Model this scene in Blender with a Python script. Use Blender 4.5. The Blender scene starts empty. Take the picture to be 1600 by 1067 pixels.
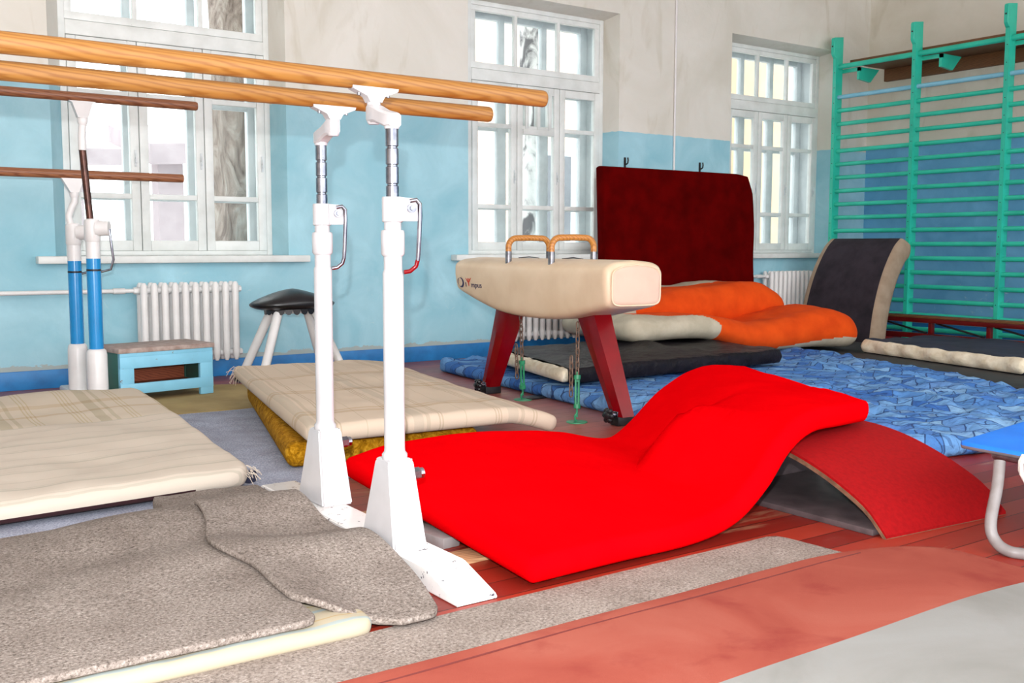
import bpy, bmesh, math, random
from mathutils import Vector, Matrix, noise
random.seed(7)
scene = bpy.context.scene
COL = scene.collection
PI = math.pi

# ------------------------------------------------------------------ camera
FOC, YAW, PITCH, ROLL, EYE = 1600.8, 0.612613, 0.0930042, 0.00177925, 0.98
cy_, sy_ = math.cos(YAW), math.sin(YAW)
right = Vector((cy_, -sy_, 0)); fwd = Vector((sy_, cy_, 0)); up = Vector((0, 0, 1))
f2 = fwd * math.cos(PITCH) - up * math.sin(PITCH)
u2 = up * math.cos(PITCH) + fwd * math.sin(PITCH)
r2 = right * math.cos(ROLL) + u2 * math.sin(ROLL)
u3 = u2 * math.cos(ROLL) - right * math.sin(ROLL)
cam_data = bpy.data.cameras.new('camera')
cam = bpy.data.objects.new('camera', cam_data); COL.objects.link(cam)
cam_data.sensor_width = 36.0
cam_data.lens = FOC / 1600.0 * 36.0
cam_data.clip_start = 0.05
cam.matrix_world = Matrix(((r2.x, u3.x, -f2.x, 0), (r2.y, u3.y, -f2.y, 0), (r2.z, u3.z, -f2.z, EYE), (0, 0, 0, 1)))
scene.camera = cam

# ------------------------------------------------------------------ light
world = bpy.data.worlds.new('sky'); scene.world = world
world.use_nodes = True
bg = world.node_tree.nodes['Background']
bg.inputs[0].default_value = (0.97, 0.985, 1.0, 1); bg.inputs[1].default_value = 3.5
ld = bpy.data.lights.new('camera_flash', 'POINT'); ld.energy = 560; ld.shadow_soft_size = 0.012
flash = bpy.data.objects.new('camera_flash', ld); COL.objects.link(flash)
flash.location = Vector((0, 0, EYE)) + u3 * 0.18 - r2 * 0.035
scene.view_settings.view_transform = 'Standard'
scene.view_settings.look = 'None'
scene.view_settings.gamma = 1.0
scene.view_settings.use_curve_mapping = False
scene.view_settings.exposure = 0.0


# ------------------------------------------------------------------ materials
def lin(c):
    def f(v):
        v = v / 255.0
        return v / 12.92 if v <= 0.04045 else ((v + 0.055) / 1.055) ** 2.4
    return (f(c[0]), f(c[1]), f(c[2]), 1.0)


class NT:
    def __init__(self, name):
        self.m = bpy.data.materials.new(name); self.m.use_nodes = True
        self.t = self.m.node_tree; self.n = self.t.nodes
        self.p = self.n['Principled BSDF']; self.out = self.n['Material Output']
        self.tc = self.n.new('ShaderNodeTexCoord')

    def link(self, a, b): self.t.links.new(a, b)

    def noise(self, scale, detail=4, vec=None, dist=0.0, rough=0.55):
        k = self.n.new('ShaderNodeTexNoise'); k.inputs['Scale'].default_value = scale
        k.inputs['Detail'].default_value = detail; k.inputs['Distortion'].default_value = dist
        k.inputs['Roughness'].default_value = rough
        self.link(vec if vec is not None else self.tc.outputs['Object'], k.inputs['Vector'])
        return k.outputs['Fac']

    def ramp(self, fac, stops, interp='LINEAR'):
        k = self.n.new('ShaderNodeValToRGB'); e = k.color_ramp.elements
        k.color_ramp.interpolation = interp
        while len(e) < len(stops): e.new(0.5)
        for i, (pos, c) in enumerate(stops):
            e[i].position = pos
            e[i].color = c if len(c) == 4 else lin(c)
        self.link(fac, k.inputs[0]); return k.outputs[0]

    def mix(self, fac, a, b, mode='MIX'):
        k = self.n.new('ShaderNodeMix'); k.data_type = 'RGBA'; k.blend_type = mode
        for sock, v in ((k.inputs[0], fac), (k.inputs[6], a), (k.inputs[7], b)):
            if hasattr(v, 'is_output'): self.link(v, sock)
            elif isinstance(v, (int, float)): sock.default_value = v
            else: sock.default_value = v if len(v) == 4 else lin(v)
        return k.outputs[2]

    def math(self, op, a, b=0.0, c=0.0):
        k = self.n.new('ShaderNodeMath'); k.operation = op
        for i, v in enumerate((a, b, c)):
            if hasattr(v, 'is_output'): self.link(v, k.inputs[i])
            else: k.inputs[i].default_value = v
        return k.outputs[0]

    def xyz(self, vec):
        k = self.n.new('ShaderNodeSeparateXYZ'); self.link(vec, k.inputs[0]); return k.outputs

    def mapping(self, vec, scale=(1, 1, 1), rot=(0, 0, 0), loc=(0, 0, 0)):
        k = self.n.new('ShaderNodeMapping'); k.inputs['Scale'].default_value = scale
        k.inputs['Rotation'].default_value = rot; k.inputs['Location'].default_value = loc
        self.link(vec, k.inputs['Vector']); return k.outputs[0]

    def bump(self, h, strength=0.3, dist=0.01, prev=None):
        k = self.n.new('ShaderNodeBump'); k.inputs['Strength'].default_value = strength
        k.inputs['Distance'].default_value = dist; self.link(h, k.inputs['Height'])
        if prev is not None: self.link(prev, k.inputs['Normal'])
        self.link(k.outputs[0], self.p.inputs['Normal']); return k.outputs[0]

    def set(self, color=None, rough=0.6, metal=0.0, spec=None, sheen=0.0):
        if color is not None:
            if hasattr(color, 'is_output'): self.link(color, self.p.inputs['Base Color'])
            else: self.p.inputs['Base Color'].default_value = color if len(color) == 4 else lin(color)
        self.p.inputs['Roughness'].default_value = rough
        self.p.inputs['Metallic'].default_value = metal
        if spec is not None: self.p.inputs['Specular IOR Level'].default_value = spec
        if sheen: self.p.inputs['Sheen Weight'].default_value = sheen
        return self.m


def simple(name, c, c2=None, scale=6, rough=0.5, metal=0.0, bump=0.0, bscale=60, spec=None, bdist=0.004, sheen=0.0):
    t = NT(name)
    c2 = c2 or tuple(max(0, v * 0.9) for v in c)
    col = t.ramp(t.noise(scale, 5), [(0.32, c2), (0.62, c)])
    if bump: t.bump(t.noise(bscale, 4), bump, bdist)
    return t.set(col, rough, metal, spec, sheen)


def painted_metal(name, c, chip=(60, 55, 52), amount=0.30, rough=0.3, c2=None):
    t = NT(name)
    base = t.ramp(t.noise(5, 4), [(0.35, c2 or tuple(v * 0.95 for v in c)), (0.6, c)])
    ch = t.ramp(t.noise(28, 6, rough=0.7), [(amount - 0.03, (1, 1, 1, 1)), (amount, (0, 0, 0, 1))])
    t.bump(t.noise(40, 3), 0.05, 0.002)
    return t.set(t.mix(ch, base, chip), rough)


M = {}


def build_materials():
    # plastered wall with a blue painted dado
    def wall(name, blue_a, blue_b, edge, pl_a, pl_b):
        t = NT(name); o = t.tc.outputs['Object']
        s = t.xyz(o)
        pl = t.ramp(t.noise(1.1, 8, dist=0.6), [(0.3, pl_b), (0.62, pl_a)])
        dirt = t.ramp(t.noise(3.2, 8, t.mapping(o, (1, 1, 0.35)), 1.0), [(0.56, (0, 0, 0, 1)), (0.74, (1, 1, 1, 1))])
        pl = t.mix(t.math('MULTIPLY', dirt, 0.45), pl, (176, 166, 140))
        bl = t.ramp(t.noise(2.4, 8, dist=0.8), [(0.3, blue_b), (0.55, blue_a), (0.75, tuple(min(255, v + 12) for v in blue_a))])
        scuff = t.ramp(t.noise(7, 8, dist=1.2, rough=0.7), [(0.62, (0, 0, 0, 1)), (0.72, (1, 1, 1, 1))])
        low = t.math('SUBTRACT', 1.0, t.math('MINIMUM', 1.0, t.math('MULTIPLY', s[2], 0.9)))
        bl = t.mix(t.math('MULTIPLY', scuff, t.math('MULTIPLY', low, 1.2)), bl, (196, 219, 222))
        wob = t.math('MULTIPLY', t.math('SUBTRACT', t.noise(9, 4), 0.5), 0.03)
        k = t.math('GREATER_THAN', t.math('ADD', s[2], wob), edge)
        # a strip of peeled, dirty plaster along the bottom of the dado
        pe = t.math('LESS_THAN', s[2], t.math('ADD', 0.118, t.math('MULTIPLY', t.math('POWER', t.noise(3.5, 7, t.mapping(o, (1, 1, 2)), 0.5, 0.7), 2.0), 0.13)))
        bl = t.mix(t.math('MULTIPLY', pe, 0.75), bl, (168, 166, 156))
        t.bump(t.noise(14, 8), 0.22, 0.02)
        return t.set(t.mix(k, bl, pl), 0.62)
    M['wall'] = wall('wall_paint', (158, 204, 218), (138, 192, 208), 2.075, (222, 219, 211), (206, 202, 190))
    M['wall_r'] = wall('wall_paint_side_shaded', (104, 172, 214), (86, 154, 200), 2.105, (222, 218, 206), (208, 202, 186))  # back wall's paint, blue deepened to imitate the weaker light on this side
    M['plain_wall'] = simple('plain_wall', (214, 210, 200), (204, 200, 190), 2, 0.7)
    M['ceiling'] = simple('ceiling_paint', (228, 226, 220), (220, 217, 208), 2, 0.8)
    M['skirt'] = simple('skirting_paint', (38, 128, 196), (30, 108, 172), 8, 0.45, bump=0.2, bscale=20)
    # floor boards along X
    t = NT('floor_boards'); o = t.tc.outputs['Object']; s = t.xyz(o)
    board = t.math('FLOOR', t.math('DIVIDE', s[1], 0.115))
    wn = t.n.new('ShaderNodeTexWhiteNoise'); wn.noise_dimensions = '1D'; t.link(board, wn.inputs['W'])
    base = t.ramp(wn.outputs[0], [(0.0, (124, 28, 16)), (0.5, (146, 38, 22)), (1.0, (160, 52, 34))])
    fr = t.math('FRACT', t.math('DIVIDE', s[1], 0.115))
    gap = t.math('LESS_THAN', fr, 0.035)
    worn = t.ramp(t.noise(2.3, 9, t.mapping(o, (0.5, 2.2, 1)), 0.8, 0.65), [(0.59, (0, 0, 0, 1)), (0.66, (1, 1, 1, 1))])
    dust_glare = t.ramp(t.noise(1.2, 7, dist=0.4), [(0.35, (0, 0, 0, 1)), (0.75, (1, 1, 1, 1))])
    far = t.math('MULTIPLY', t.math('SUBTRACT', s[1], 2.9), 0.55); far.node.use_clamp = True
    base = t.mix(t.math('MULTIPLY', t.math('ADD', t.math('MULTIPLY', dust_glare, 0.35), 0.35), far), base, (150, 112, 106))  # dust plus painted-in glare: boards turn greyer towards the back
    scr = t.ramp(t.noise(9, 8, t.mapping(o, (0.22, 3.2, 1)), 0.2, 0.7), [(0.64, (0, 0, 0, 1)), (0.69, (1, 1, 1, 1))])
    base = t.mix(t.math('MULTIPLY', scr, 0.55), base, (186, 128, 108))
    base = t.mix(t.math('MULTIPLY', worn, 0.8), base, (166, 122, 92))
    base = t.mix(gap, base, (38, 12, 8))
    t.bump(t.math('ADD', t.math('MULTIPLY', gap, -1.0), t.math('MULTIPLY', t.noise(25, 4), 0.3)), 0.3, 0.004)
    M['floor'] = t.set(base, 0.42)
    # window paint
    M['frame'] = painted_metal('old_white_paint', (226, 230, 228), (150, 145, 134), 0.30, 0.4, (212, 216, 213))
    M['frame_out'] = painted_metal('old_white_paint_outer', (214, 220, 222), (150, 148, 140), 0.30, 0.45, (196, 203, 206))
    t = NT('window_glass')
    tr = t.n.new('ShaderNodeBsdfTransparent'); tr.inputs[0].default_value = (0.95, 0.97, 0.97, 1)
    gl = t.n.new('ShaderNodeBsdfGlossy'); gl.inputs['Roughness'].default_value = 0.03
    mx = t.n.new('ShaderNodeMixShader'); lw = t.n.new('ShaderNodeLayerWeight'); lw.inputs[0].default_value = 0.12
    t.link(t.math('MULTIPLY', lw.outputs['Fresnel'], 0.5), mx.inputs[0]); t.link(tr.outputs[0], mx.inputs[1]); t.link(gl.outputs[0], mx.inputs[2])
    t.link(mx.outputs[0], t.out.inputs[0]); M['glass'] = t.m
    # metals
    M['white_metal'] = painted_metal('white_enamel', (198, 196, 199), (70, 62, 66), 0.275, 0.22)
    M['chipped_white'] = painted_metal('white_enamel_chipped', (243, 240, 238), (66, 62, 74), 0.385, 0.25)
    M['old_white'] = painted_metal('old_white_enamel', (228, 226, 226), (130, 78, 52), 0.29, 0.35)
    M['blue_metal'] = painted_metal('blue_enamel', (28, 138, 204), (18, 100, 160), 0.24, 0.22)
    M['chrome'] = simple('chrome', (160, 162, 172), (120, 122, 134), 20, 0.25, 1.0)
    M['steel'] = simple('dull_steel', (150, 150, 156), (105, 106, 112), 30, 0.4, 0.9)
    M['dark_steel'] = simple('dark_steel', (60, 58, 60), (40, 38, 40), 20, 0.45, 0.6)
    M['bronze_rod'] = simple('worn_bronze_rod', (92, 58, 48), (58, 34, 30), 25, 0.3, 0.5)
    M['red_metal'] = simple('red_lacquer', (128, 2, 12), (108, 2, 10), 5, 0.22, spec=0.3)
    M['rust'] = simple('rusty_chain', (134, 112, 98), (96, 70, 56), 40, 0.6, 0.4)
    M['green_metal'] = simple('green_enamel', (44, 142, 98), (36, 118, 84), 20, 0.4)
    M['radiator'] = painted_metal('radiator_paint', (232, 231, 230), (190, 182, 172), 0.28, 0.35)
    # wood
    def wood(name, a, b, axis_scale, rough=0.35):
        t = NT(name); o = t.tc.outputs['Object']
        w = t.n.new('ShaderNodeTexWave'); w.wave_type = 'BANDS'; w.bands_direction = 'DIAGONAL'
        w.inputs['Scale'].default_value = 9; w.inputs['Distortion'].default_value = 6; w.inputs['Detail'].default_value = 3
        t.link(t.mapping(o, axis_scale), w.inputs['Vector'])
        col = t.ramp(w.outputs['Fac'], [(0.0, b), (0.45, a), (1.0, tuple(min(255, v * 1.05) for v in a))])
        big = t.noise(2.0, 4); col = t.mix(t.math('MULTIPLY', big, 0.45), col, b)
        stain = t.ramp(t.noise(5, 7, t.mapping(o, (1, 5, 5)), 1.0), [(0.64, (0, 0, 0, 1)), (0.74, (1, 1, 1, 1))])
        col = t.mix(t.math('MULTIPLY', stain, 0.5), col, tuple(v * 0.6 for v in b))
        return t.set(col, rough)
    M['bar_wood'] = wood('varnished_bar_wood', (152, 106, 50), (132, 84, 32), (0.5, 5, 5))
    M['brown_wood'] = wood('brown_bar_wood', (150, 98, 66), (118, 70, 46), (0.5, 5, 5))
    M['grip_wood'] = wood('grip_wood', (190, 130, 60), (160, 98, 40), (3, 3, 3))
    M['plank'] = wood('plank_wood', (128, 84, 48), (92, 56, 32), (6, 0.5, 6), 0.6)
    M['pale_plank'] = wood('pale_plank', (190, 152, 112), (160, 118, 84), (0.5, 4, 4), 0.6)
    M['inner_wood'] = wood('inner_wood', (150, 78, 48), (122, 58, 34), (0.5, 4, 4), 0.6)
    M['step_blue'] = painted_metal('pale_blue_paint', (132, 198, 226), (120, 92, 80), 0.345, 0.5)
    M['step_green'] = painted_metal('dark_green_paint', (50, 100, 88), (90, 90, 84), 0.31, 0.5)
    M['step_top'] = simple('worn_top_covering', (176, 158, 150), (142, 120, 112), 20, 0.85, bump=0.4, bscale=90)
    M['turq'] = simple('turquoise_paint', (48, 200, 172), (38, 182, 156), 4, 0.32, bump=0.1, bscale=25)
    M['pale_rung'] = simple('pale_blue_rung_paint', (134, 196, 220), (118, 182, 208), 6, 0.35)

    # cloths
    def speckle(name, cols, s1, s2, rough=0.95, b=0.5):
        t = NT(name)
        a = t.ramp(t.noise(s1, 3, rough=0.8), [(0.34, cols[0]), (0.46, cols[1]), (0.56, cols[2]), (0.68, cols[3])])
        c = t.ramp(t.noise(s2, 5), [(0.35, (0.78, 0.76, 0.75, 1)), (0.65, (1, 1, 1, 1))])
        t.bump(t.noise(s1 * 0.8, 3), b, 0.004)
        return t.set(t.mix(1.0, a, c, 'MULTIPLY'), rough, spec=0.15)
    M['felt'] = speckle('grey_brown_felt', ((86, 77, 71), (131, 121, 114), (145, 135, 128), (176, 166, 159)), 120, 5)
    M['felt2'] = speckle('grey_felt', ((105, 95, 90), (144, 133, 125), (156, 145, 137), (182, 173, 167)), 120, 5)
    M['grey_carpet'] = speckle('blue_grey_carpet', ((118, 124, 142), (154, 160, 178), (170, 176, 194), (200, 204, 218)), 130, 6)
    M['khaki'] = simple('khaki_canvas', (170, 148, 98), (146, 124, 78), 3, 0.9, bump=0.3, bscale=120)

    def rgb(*v): return v
    # striped ticking: stripes by UV
    def stripes(t, coord, period, bands, base):
        f = t.math('FRACT', t.math('DIVIDE', coord, period))
        st = [(0.0, base)]
        for p0, p1, c in bands: st += [(p0, c), (p1, base)]
        return t.ramp(f, st, 'CONSTANT')
    t = NT('beige_striped_cloth'); uv = t.xyz(t.tc.outputs['UV'])
    wv = t.math('MULTIPLY', t.math('SUBTRACT', t.noise(6, 2), 0.5), 0.02)
    base = (228, 214, 194)
    near = stripes(t, t.math('ADD', t.math('ADD', uv[1], wv), 0.02), 0.33, [(0.10, 0.13, (208, 198, 178)), (0.17, 0.19, (214, 202, 182)), (0.42, 0.47, (206, 196, 176)), (0.5, 0.52, (214, 204, 184)), (0.75, 0.77, (214, 202, 182))], base)
    farc = stripes(t, uv[0], 0.42, [(0.06, 0.075, (212, 194, 158)), (0.1, 0.115, (212, 194, 158)), (0.14, 0.155, (212, 194, 158)), (0.18, 0.195, (212, 194, 158)), (0.28, 0.40, (204, 190, 162)), (0.45, 0.50, (208, 194, 166)), (0.62, 0.635, (212, 194, 158)), (0.66, 0.675, (212, 194, 158)), (0.7, 0.715, (212, 194, 158))], (228, 212, 188))
    cross = stripes(t, uv[1], 0.6, [(0.30, 0.36, (230, 214, 190)), (0.62, 0.72, (232, 218, 196))], (255, 255, 255))
    farc = t.mix(0.55, farc, t.mix(1.0, farc, cross, 'MULTIPLY'))
    k = t.math('GREATER_THAN', uv[1], 1.12)
    col = t.mix(k, near, farc); col = t.mix(t.math('MULTIPLY', t.noise(2.5, 4), 0.25), col, (206, 188, 160))
    t.bump(t.noise(220, 2), 0.25, 0.002); M['stripe1'] = t.set(t.mix(1.0, col, (0.74, 0.75, 0.80, 1), 'MULTIPLY'), 0.92, spec=0.2)
    t = NT('beige_plaid_cloth'); uv = t.xyz(t.tc.outputs['UV'])
    a = stripes(t, t.math('ADD', uv[0], 0.1), 0.46, [(0.10, 0.115, (204, 184, 156)), (0.13, 0.145, (204, 184, 156)), (0.16, 0.175, (204, 184, 156)), (0.24, 0.34, (210, 194, 170)), (0.37, 0.41, (208, 190, 164)), (0.5, 0.515, (204, 184, 156)), (0.53, 0.545, (204, 184, 156)), (0.78, 0.79, (210, 192, 164))], (226, 206, 180))
    b = stripes(t, uv[1], 0.62, [(0.35, 0.42, (226, 214, 194)), (0.45, 0.5, (232, 220, 200))], (255, 255, 255))
    col = t.mix(0.6, a, t.mix(1.0, a, b, 'MULTIPLY')); col = t.mix(t.math('MULTIPLY', t.noise(2.5, 4), 0.3), col, (204, 182, 156))
    t.bump(t.noise(220, 2), 0.25, 0.002); M['stripe2'] = t.set(t.mix(1.0, col, (0.78, 0.79, 0.84, 1), 'MULTIPLY'), 0.92, spec=0.2)
    t = NT('white_ticking'); uv = t.xyz(t.tc.outputs['UV'])
    a = stripes(t, uv[1], 0.10, [(0.2, 0.34, (148, 162, 164)), (0.6, 0.66, (168, 146, 108))], (172, 163, 144))
    M['ticking'] = t.set(t.mix(t.math('MULTIPLY', t.noise(9, 4), 0.35), a, (168, 148, 112)), 0.9, spec=0.2)
    M['maroon'] = simple('maroon_cloth', (60, 20, 26), (46, 14, 20), 8, 0.9)
    M['navy_cloth'] = simple('navy_cloth', (34, 38, 62), (22, 24, 42), 5, 0.85, bump=0.2, bscale=40)
    # mustard plush
    t = NT('mustard_plush')
    a = t.ramp(t.noise(30, 6, dist=1.5), [(0.3, (104, 68, 4)), (0.5, (164, 114, 14)), (0.7, (200, 150, 40))])
    t.bump(t.noise(40, 5, dist=1.0), 0.8, 0.012); M['gold'] = t.set(a, 0.9, spec=0.1)
    t = NT('bright_red_cover')
    a = t.ramp(t.noise(3, 4), [(0.3, (216, 1, 8)), (0.7, (228, 3, 10))])
    t.bump(t.noise(4, 5, t.mapping(t.tc.outputs['Object'], (3, 1, 1)), 0.8), 0.12, 0.03); M['red'] = t.set(a, 0.9, spec=0.0)
    M['board_red'] = simple('red_springboard_carpet', (150, 7, 12), (136, 5, 10), 60, 0.85, bump=0.2, bscale=200, spec=0.15)
    M['ply'] = simple('plywood_edge', (124, 92, 70), (86, 62, 46), 30, 0.6)
    M['dark_ply'] = simple('dark_plywood', (86, 74, 76), (64, 54, 56), 12, 0.55)
    M['orange'] = simple('orange_cloth', (226, 80, 18), (206, 66, 12), 5, 0.9, bump=0.25, bscale=60, spec=0.15)
    M['greige'] = simple('greige_cloth', (196, 186, 166), (176, 166, 146), 7, 0.9, bump=0.3, bscale=30, spec=0.15)
    M['dark_red'] = simple('dark_red_plush', (92, 2, 2), (72, 1, 1), 5, 0.95, bump=0.2, bscale=80, spec=0.03)
    M['charcoal'] = simple('charcoal_cloth', (58, 52, 60), (44, 40, 46), 7, 0.9, bump=0.2, bscale=90, spec=0.15)
    M['tan'] = simple('tan_cloth', (166, 146, 126), (150, 130, 110), 9, 0.9, bump=0.2, bscale=90, spec=0.15)
    M['black_vinyl'] = simple('black_vinyl', (30, 26, 32), (18, 16, 20), 6, 0.42, bump=1.0, bscale=7, bdist=0.03, spec=0.10)
    M['black_leather'] = simple('black_leather', (26, 26, 31), (16, 16, 20), 8, 0.3, bump=0.15, bscale=70)
    M['black_mat'] = simple('black_rubber', (46, 46, 48), (34, 34, 36), 4, 0.7)
    M['foam'] = simple('cream_foam', (238, 228, 206), (214, 198, 168), 12, 0.95, bump=0.6, bscale=40, bdist=0.01)
    t = NT('denim_patchwork'); uv = t.tc.outputs['UV']
    nz = t.n.new('ShaderNodeTexNoise'); nz.inputs['Scale'].default_value = 4.5; nz.inputs['Detail'].default_value = 3
    t.link(uv, nz.inputs['Vector'])
    va = t.n.new('ShaderNodeVectorMath'); va.operation = 'MULTIPLY_ADD'; va.inputs[1].default_value = (0.14, 0.14, 0)
    t.link(nz.outputs['Color'], va.inputs[0]); t.link(uv, va.inputs[2])
    br = t.n.new('ShaderNodeTexBrick'); br.inputs['Scale'].default_value = 3.3
    br.inputs['Color1'].default_value = (0, 0, 0, 1); br.inputs['Color2'].default_value = (1, 1, 1, 1)
    br.inputs['Mortar'].default_value = (0.5, 0.5, 0.5, 1); br.inputs['Mortar Size'].default_value = 0.014
    br.inputs['Mortar Smooth'].default_value = 0.1; br.inputs['Brick Width'].default_value = 0.62; br.inputs['Row Height'].default_value = 0.3
    t.link(t.mapping(va.outputs[0], (1, 1, 1), (0, 0, 0.75)), br.inputs['Vector'])
    a = t.ramp(br.outputs['Color'], [(0.0, (60, 108, 180)), (0.3, (92, 144, 202)), (0.55, (120, 168, 214)), (0.75, (72, 122, 192)), (0.9, (138, 180, 216)), (1.0, (104, 152, 206))])
    ns = t.ramp(t.noise(3, 6, dist=1), [(0.3, (0.66, 0.72, 0.86, 1)), (0.65, (1.0, 1.0, 1.0, 1))])
    a = t.mix(1.0, a, ns, 'MULTIPLY')
    a = t.mix(t.math('MULTIPLY', br.outputs['Fac'], 0.8), a, (34, 52, 104))
    cut = t.n.new('ShaderNodeTexVoronoi'); cut.feature = 'DISTANCE_TO_EDGE'; cut.inputs['Scale'].default_value = 5.2
    t.link(va.outputs[0], cut.inputs['Vector'])
    line = t.math('LESS_THAN', cut.outputs['Distance'], 0.016)
    gate = t.math('GREATER_THAN', t.noise(5, 2), 0.53)
    a = t.mix(t.math('MULTIPLY', t.math('MULTIPLY', line, gate), 0.45), a, (28, 44, 96))
    bmp = t.bump(t.math('SUBTRACT', t.noise(9, 5), t.math('MULTIPLY', br.outputs['Fac'], 0.7)), 0.9, 0.05)
    M['denim'] = t.set(a, 0.9, spec=0.15)
    # floor-exercise carpet
    t = NT('carpet_red_border')
    a = t.ramp(t.noise(2.2, 6, dist=0.8), [(0.3, (141, 66, 55)), (0.5, (151, 76, 63)), (0.7, (159, 88, 74))])
    st = t.ramp(t.noise(5, 6, dist=0.3), [(0.56, (0, 0, 0, 1)), (0.68, (1, 1, 1, 1))])
    a = t.mix(t.math('MULTIPLY', st, 0.5), a, (130, 52, 47))
    t.bump(t.noise(250, 2), 0.2, 0.002); M['carpet_red'] = t.set(a, 0.95, spec=0.1)
    M['carpet_seam'] = simple('carpet_seam_thread', (98, 36, 32), (88, 32, 28), 20, 0.95)
    t = NT('carpet_grey_field')
    a = t.ramp(t.noise(2.4, 7, dist=0.7), [(0.3, (130, 129, 125)), (0.5, (139, 138, 135)), (0.7, (145, 145, 143))])
    t.bump(t.noise(250, 2), 0.2, 0.002); M['carpet_grey'] = t.set(a, 0.95, spec=0.1)
    M['horse'] = simple('cream_leather', (220, 198, 170), (210, 186, 156), 5, 0.42, bump=0.08, bscale=180)
    M['horse_end'] = simple('pinkish_leather', (212, 182, 162), (204, 172, 152), 5, 0.5, bump=0.08, bscale=180)
    M['ink'] = simple('navy_print', (44, 36, 84), (38, 30, 76), 5, 0.5)
    M['ink_red'] = simple('red_print', (206, 66, 34), (196, 58, 28), 5, 0.5)
    M['white_print'] = simple('white_print', (236, 226, 226), (230, 220, 220), 5, 0.5)
    M['blue_pad'] = simple('bright_blue_vinyl', (26, 126, 236), (20, 112, 220), 4, 0.5, bump=0.2, bscale=20)
    M['grey_cloth'] = simple('grey_underside', (124, 116, 122), (104, 98, 104), 6, 0.9)
    M['leg_tube'] = simple('grey_tube_paint', (146, 142, 142), (122, 114, 112), 8, 0.4)
    M['rope'] = simple('white_rope', (232, 226, 220), (206, 198, 190), 60, 0.9, bump=0.5, bscale=150)
    M['bench_red'] = simple('bench_red_paint', (112, 18, 18), (92, 12, 14), 6, 0.35)
    # outside
    t = NT('tree_bark')
    o = t.tc.outputs['Object']
    h = t.noise(7, 8, t.mapping(o, (1, 1, 0.4)), 1.6, 0.65)
    t.bump(h, 1.0, 0.06); M['bark'] = t.set(t.ramp(h, [(0.3, (90, 72, 66)), (0.5, (158, 140, 130)), (0.7, (196, 182, 172))]), 0.9)
    t = NT('birch_bark')
    h = t.noise(3.5, 6, t.mapping(t.tc.outputs['Object'], (1, 1, 0.7)), 1.0)
    M['birch'] = t.set(t.ramp(h, [(0.42, (96, 92, 94)), (0.52, (196, 192, 190)), (0.7, (226, 222, 218))]), 0.85)
    t = NT('pale_brick'); bk = t.n.new('ShaderNodeTexBrick'); bk.inputs['Scale'].default_value = 3
    t.link(t.mapping(t.tc.outputs['Object'], (1, 1, 1), (PI / 2, 0, 0)), bk.inputs['Vector'])
    bk.inputs['Color1'].default_value = lin((226, 190, 172)); bk.inputs['Color2'].default_value = lin((236, 206, 186)); bk.inputs['Mortar'].default_value = lin((214, 200, 190))
    M['brick'] = t.set(bk.outputs['Color'], 0.9)
    M['render_wall'] = simple('peach_render', (240, 214, 184), (230, 204, 174), 2, 0.9)
    M['shed'] = simple('weathered_boards', (186, 172, 176), (170, 156, 160), 4, 0.9)
    M['snow'] = simple('bright_ground', (232, 232, 230), (216, 214, 210), 0.8, 0.9)
    M['dark_glass'] = simple('dark_window', (120, 124, 130), (100, 104, 110), 2, 0.2)


build_materials()


# ------------------------------------------------------------------ object helpers
def tag(o, label=None, cat=None, group=None, kind=None):
    if label: o['label'] = label
    if cat: o['category'] = cat
    if group: o['group'] = group
    if kind: o['kind'] = kind
    return o


def empty(name, loc, label=None, cat=None, group=None, kind=None):
    o = bpy.data.objects.new(name, None); COL.objects.link(o); o.location = loc
    o.empty_display_size = 0.1
    return tag(o, label, cat, group, kind)


def wpos(p):
    v = Vector((0, 0, 0))
    while p is not None:
        v += Vector(p.location); p = p.parent
    return v


def mesh_obj(name, verts, faces, mat, parent=None, uvs=None, smooth=None, origin=None):
    """vertices in world coordinates"""
    off = wpos(parent) if parent is not None else (Vector(origin) if origin is not None else Vector((0, 0, 0)))
    me = bpy.data.meshes.new(name)
    me.from_pydata([(v[0] - off.x, v[1] - off.y, v[2] - off.z) for v in verts], [], faces)
    me.materials.append(M[mat])
    if uvs is not None:
        ul = me.uv_layers.new(name='UVMap')
        for lp in me.loops: ul.data[lp.index].uv = uvs[lp.vertex_index]
    me.update()
    if smooth is not None:
        for p in me.polygons: p.use_smooth = True
        me.set_sharp_from_angle(angle=math.radians(smooth))
    o = bpy.data.objects.new(name, me); COL.objects.link(o)
    if parent is not None: o.parent = parent
    elif origin is not None: o.location = origin
    return o


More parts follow.
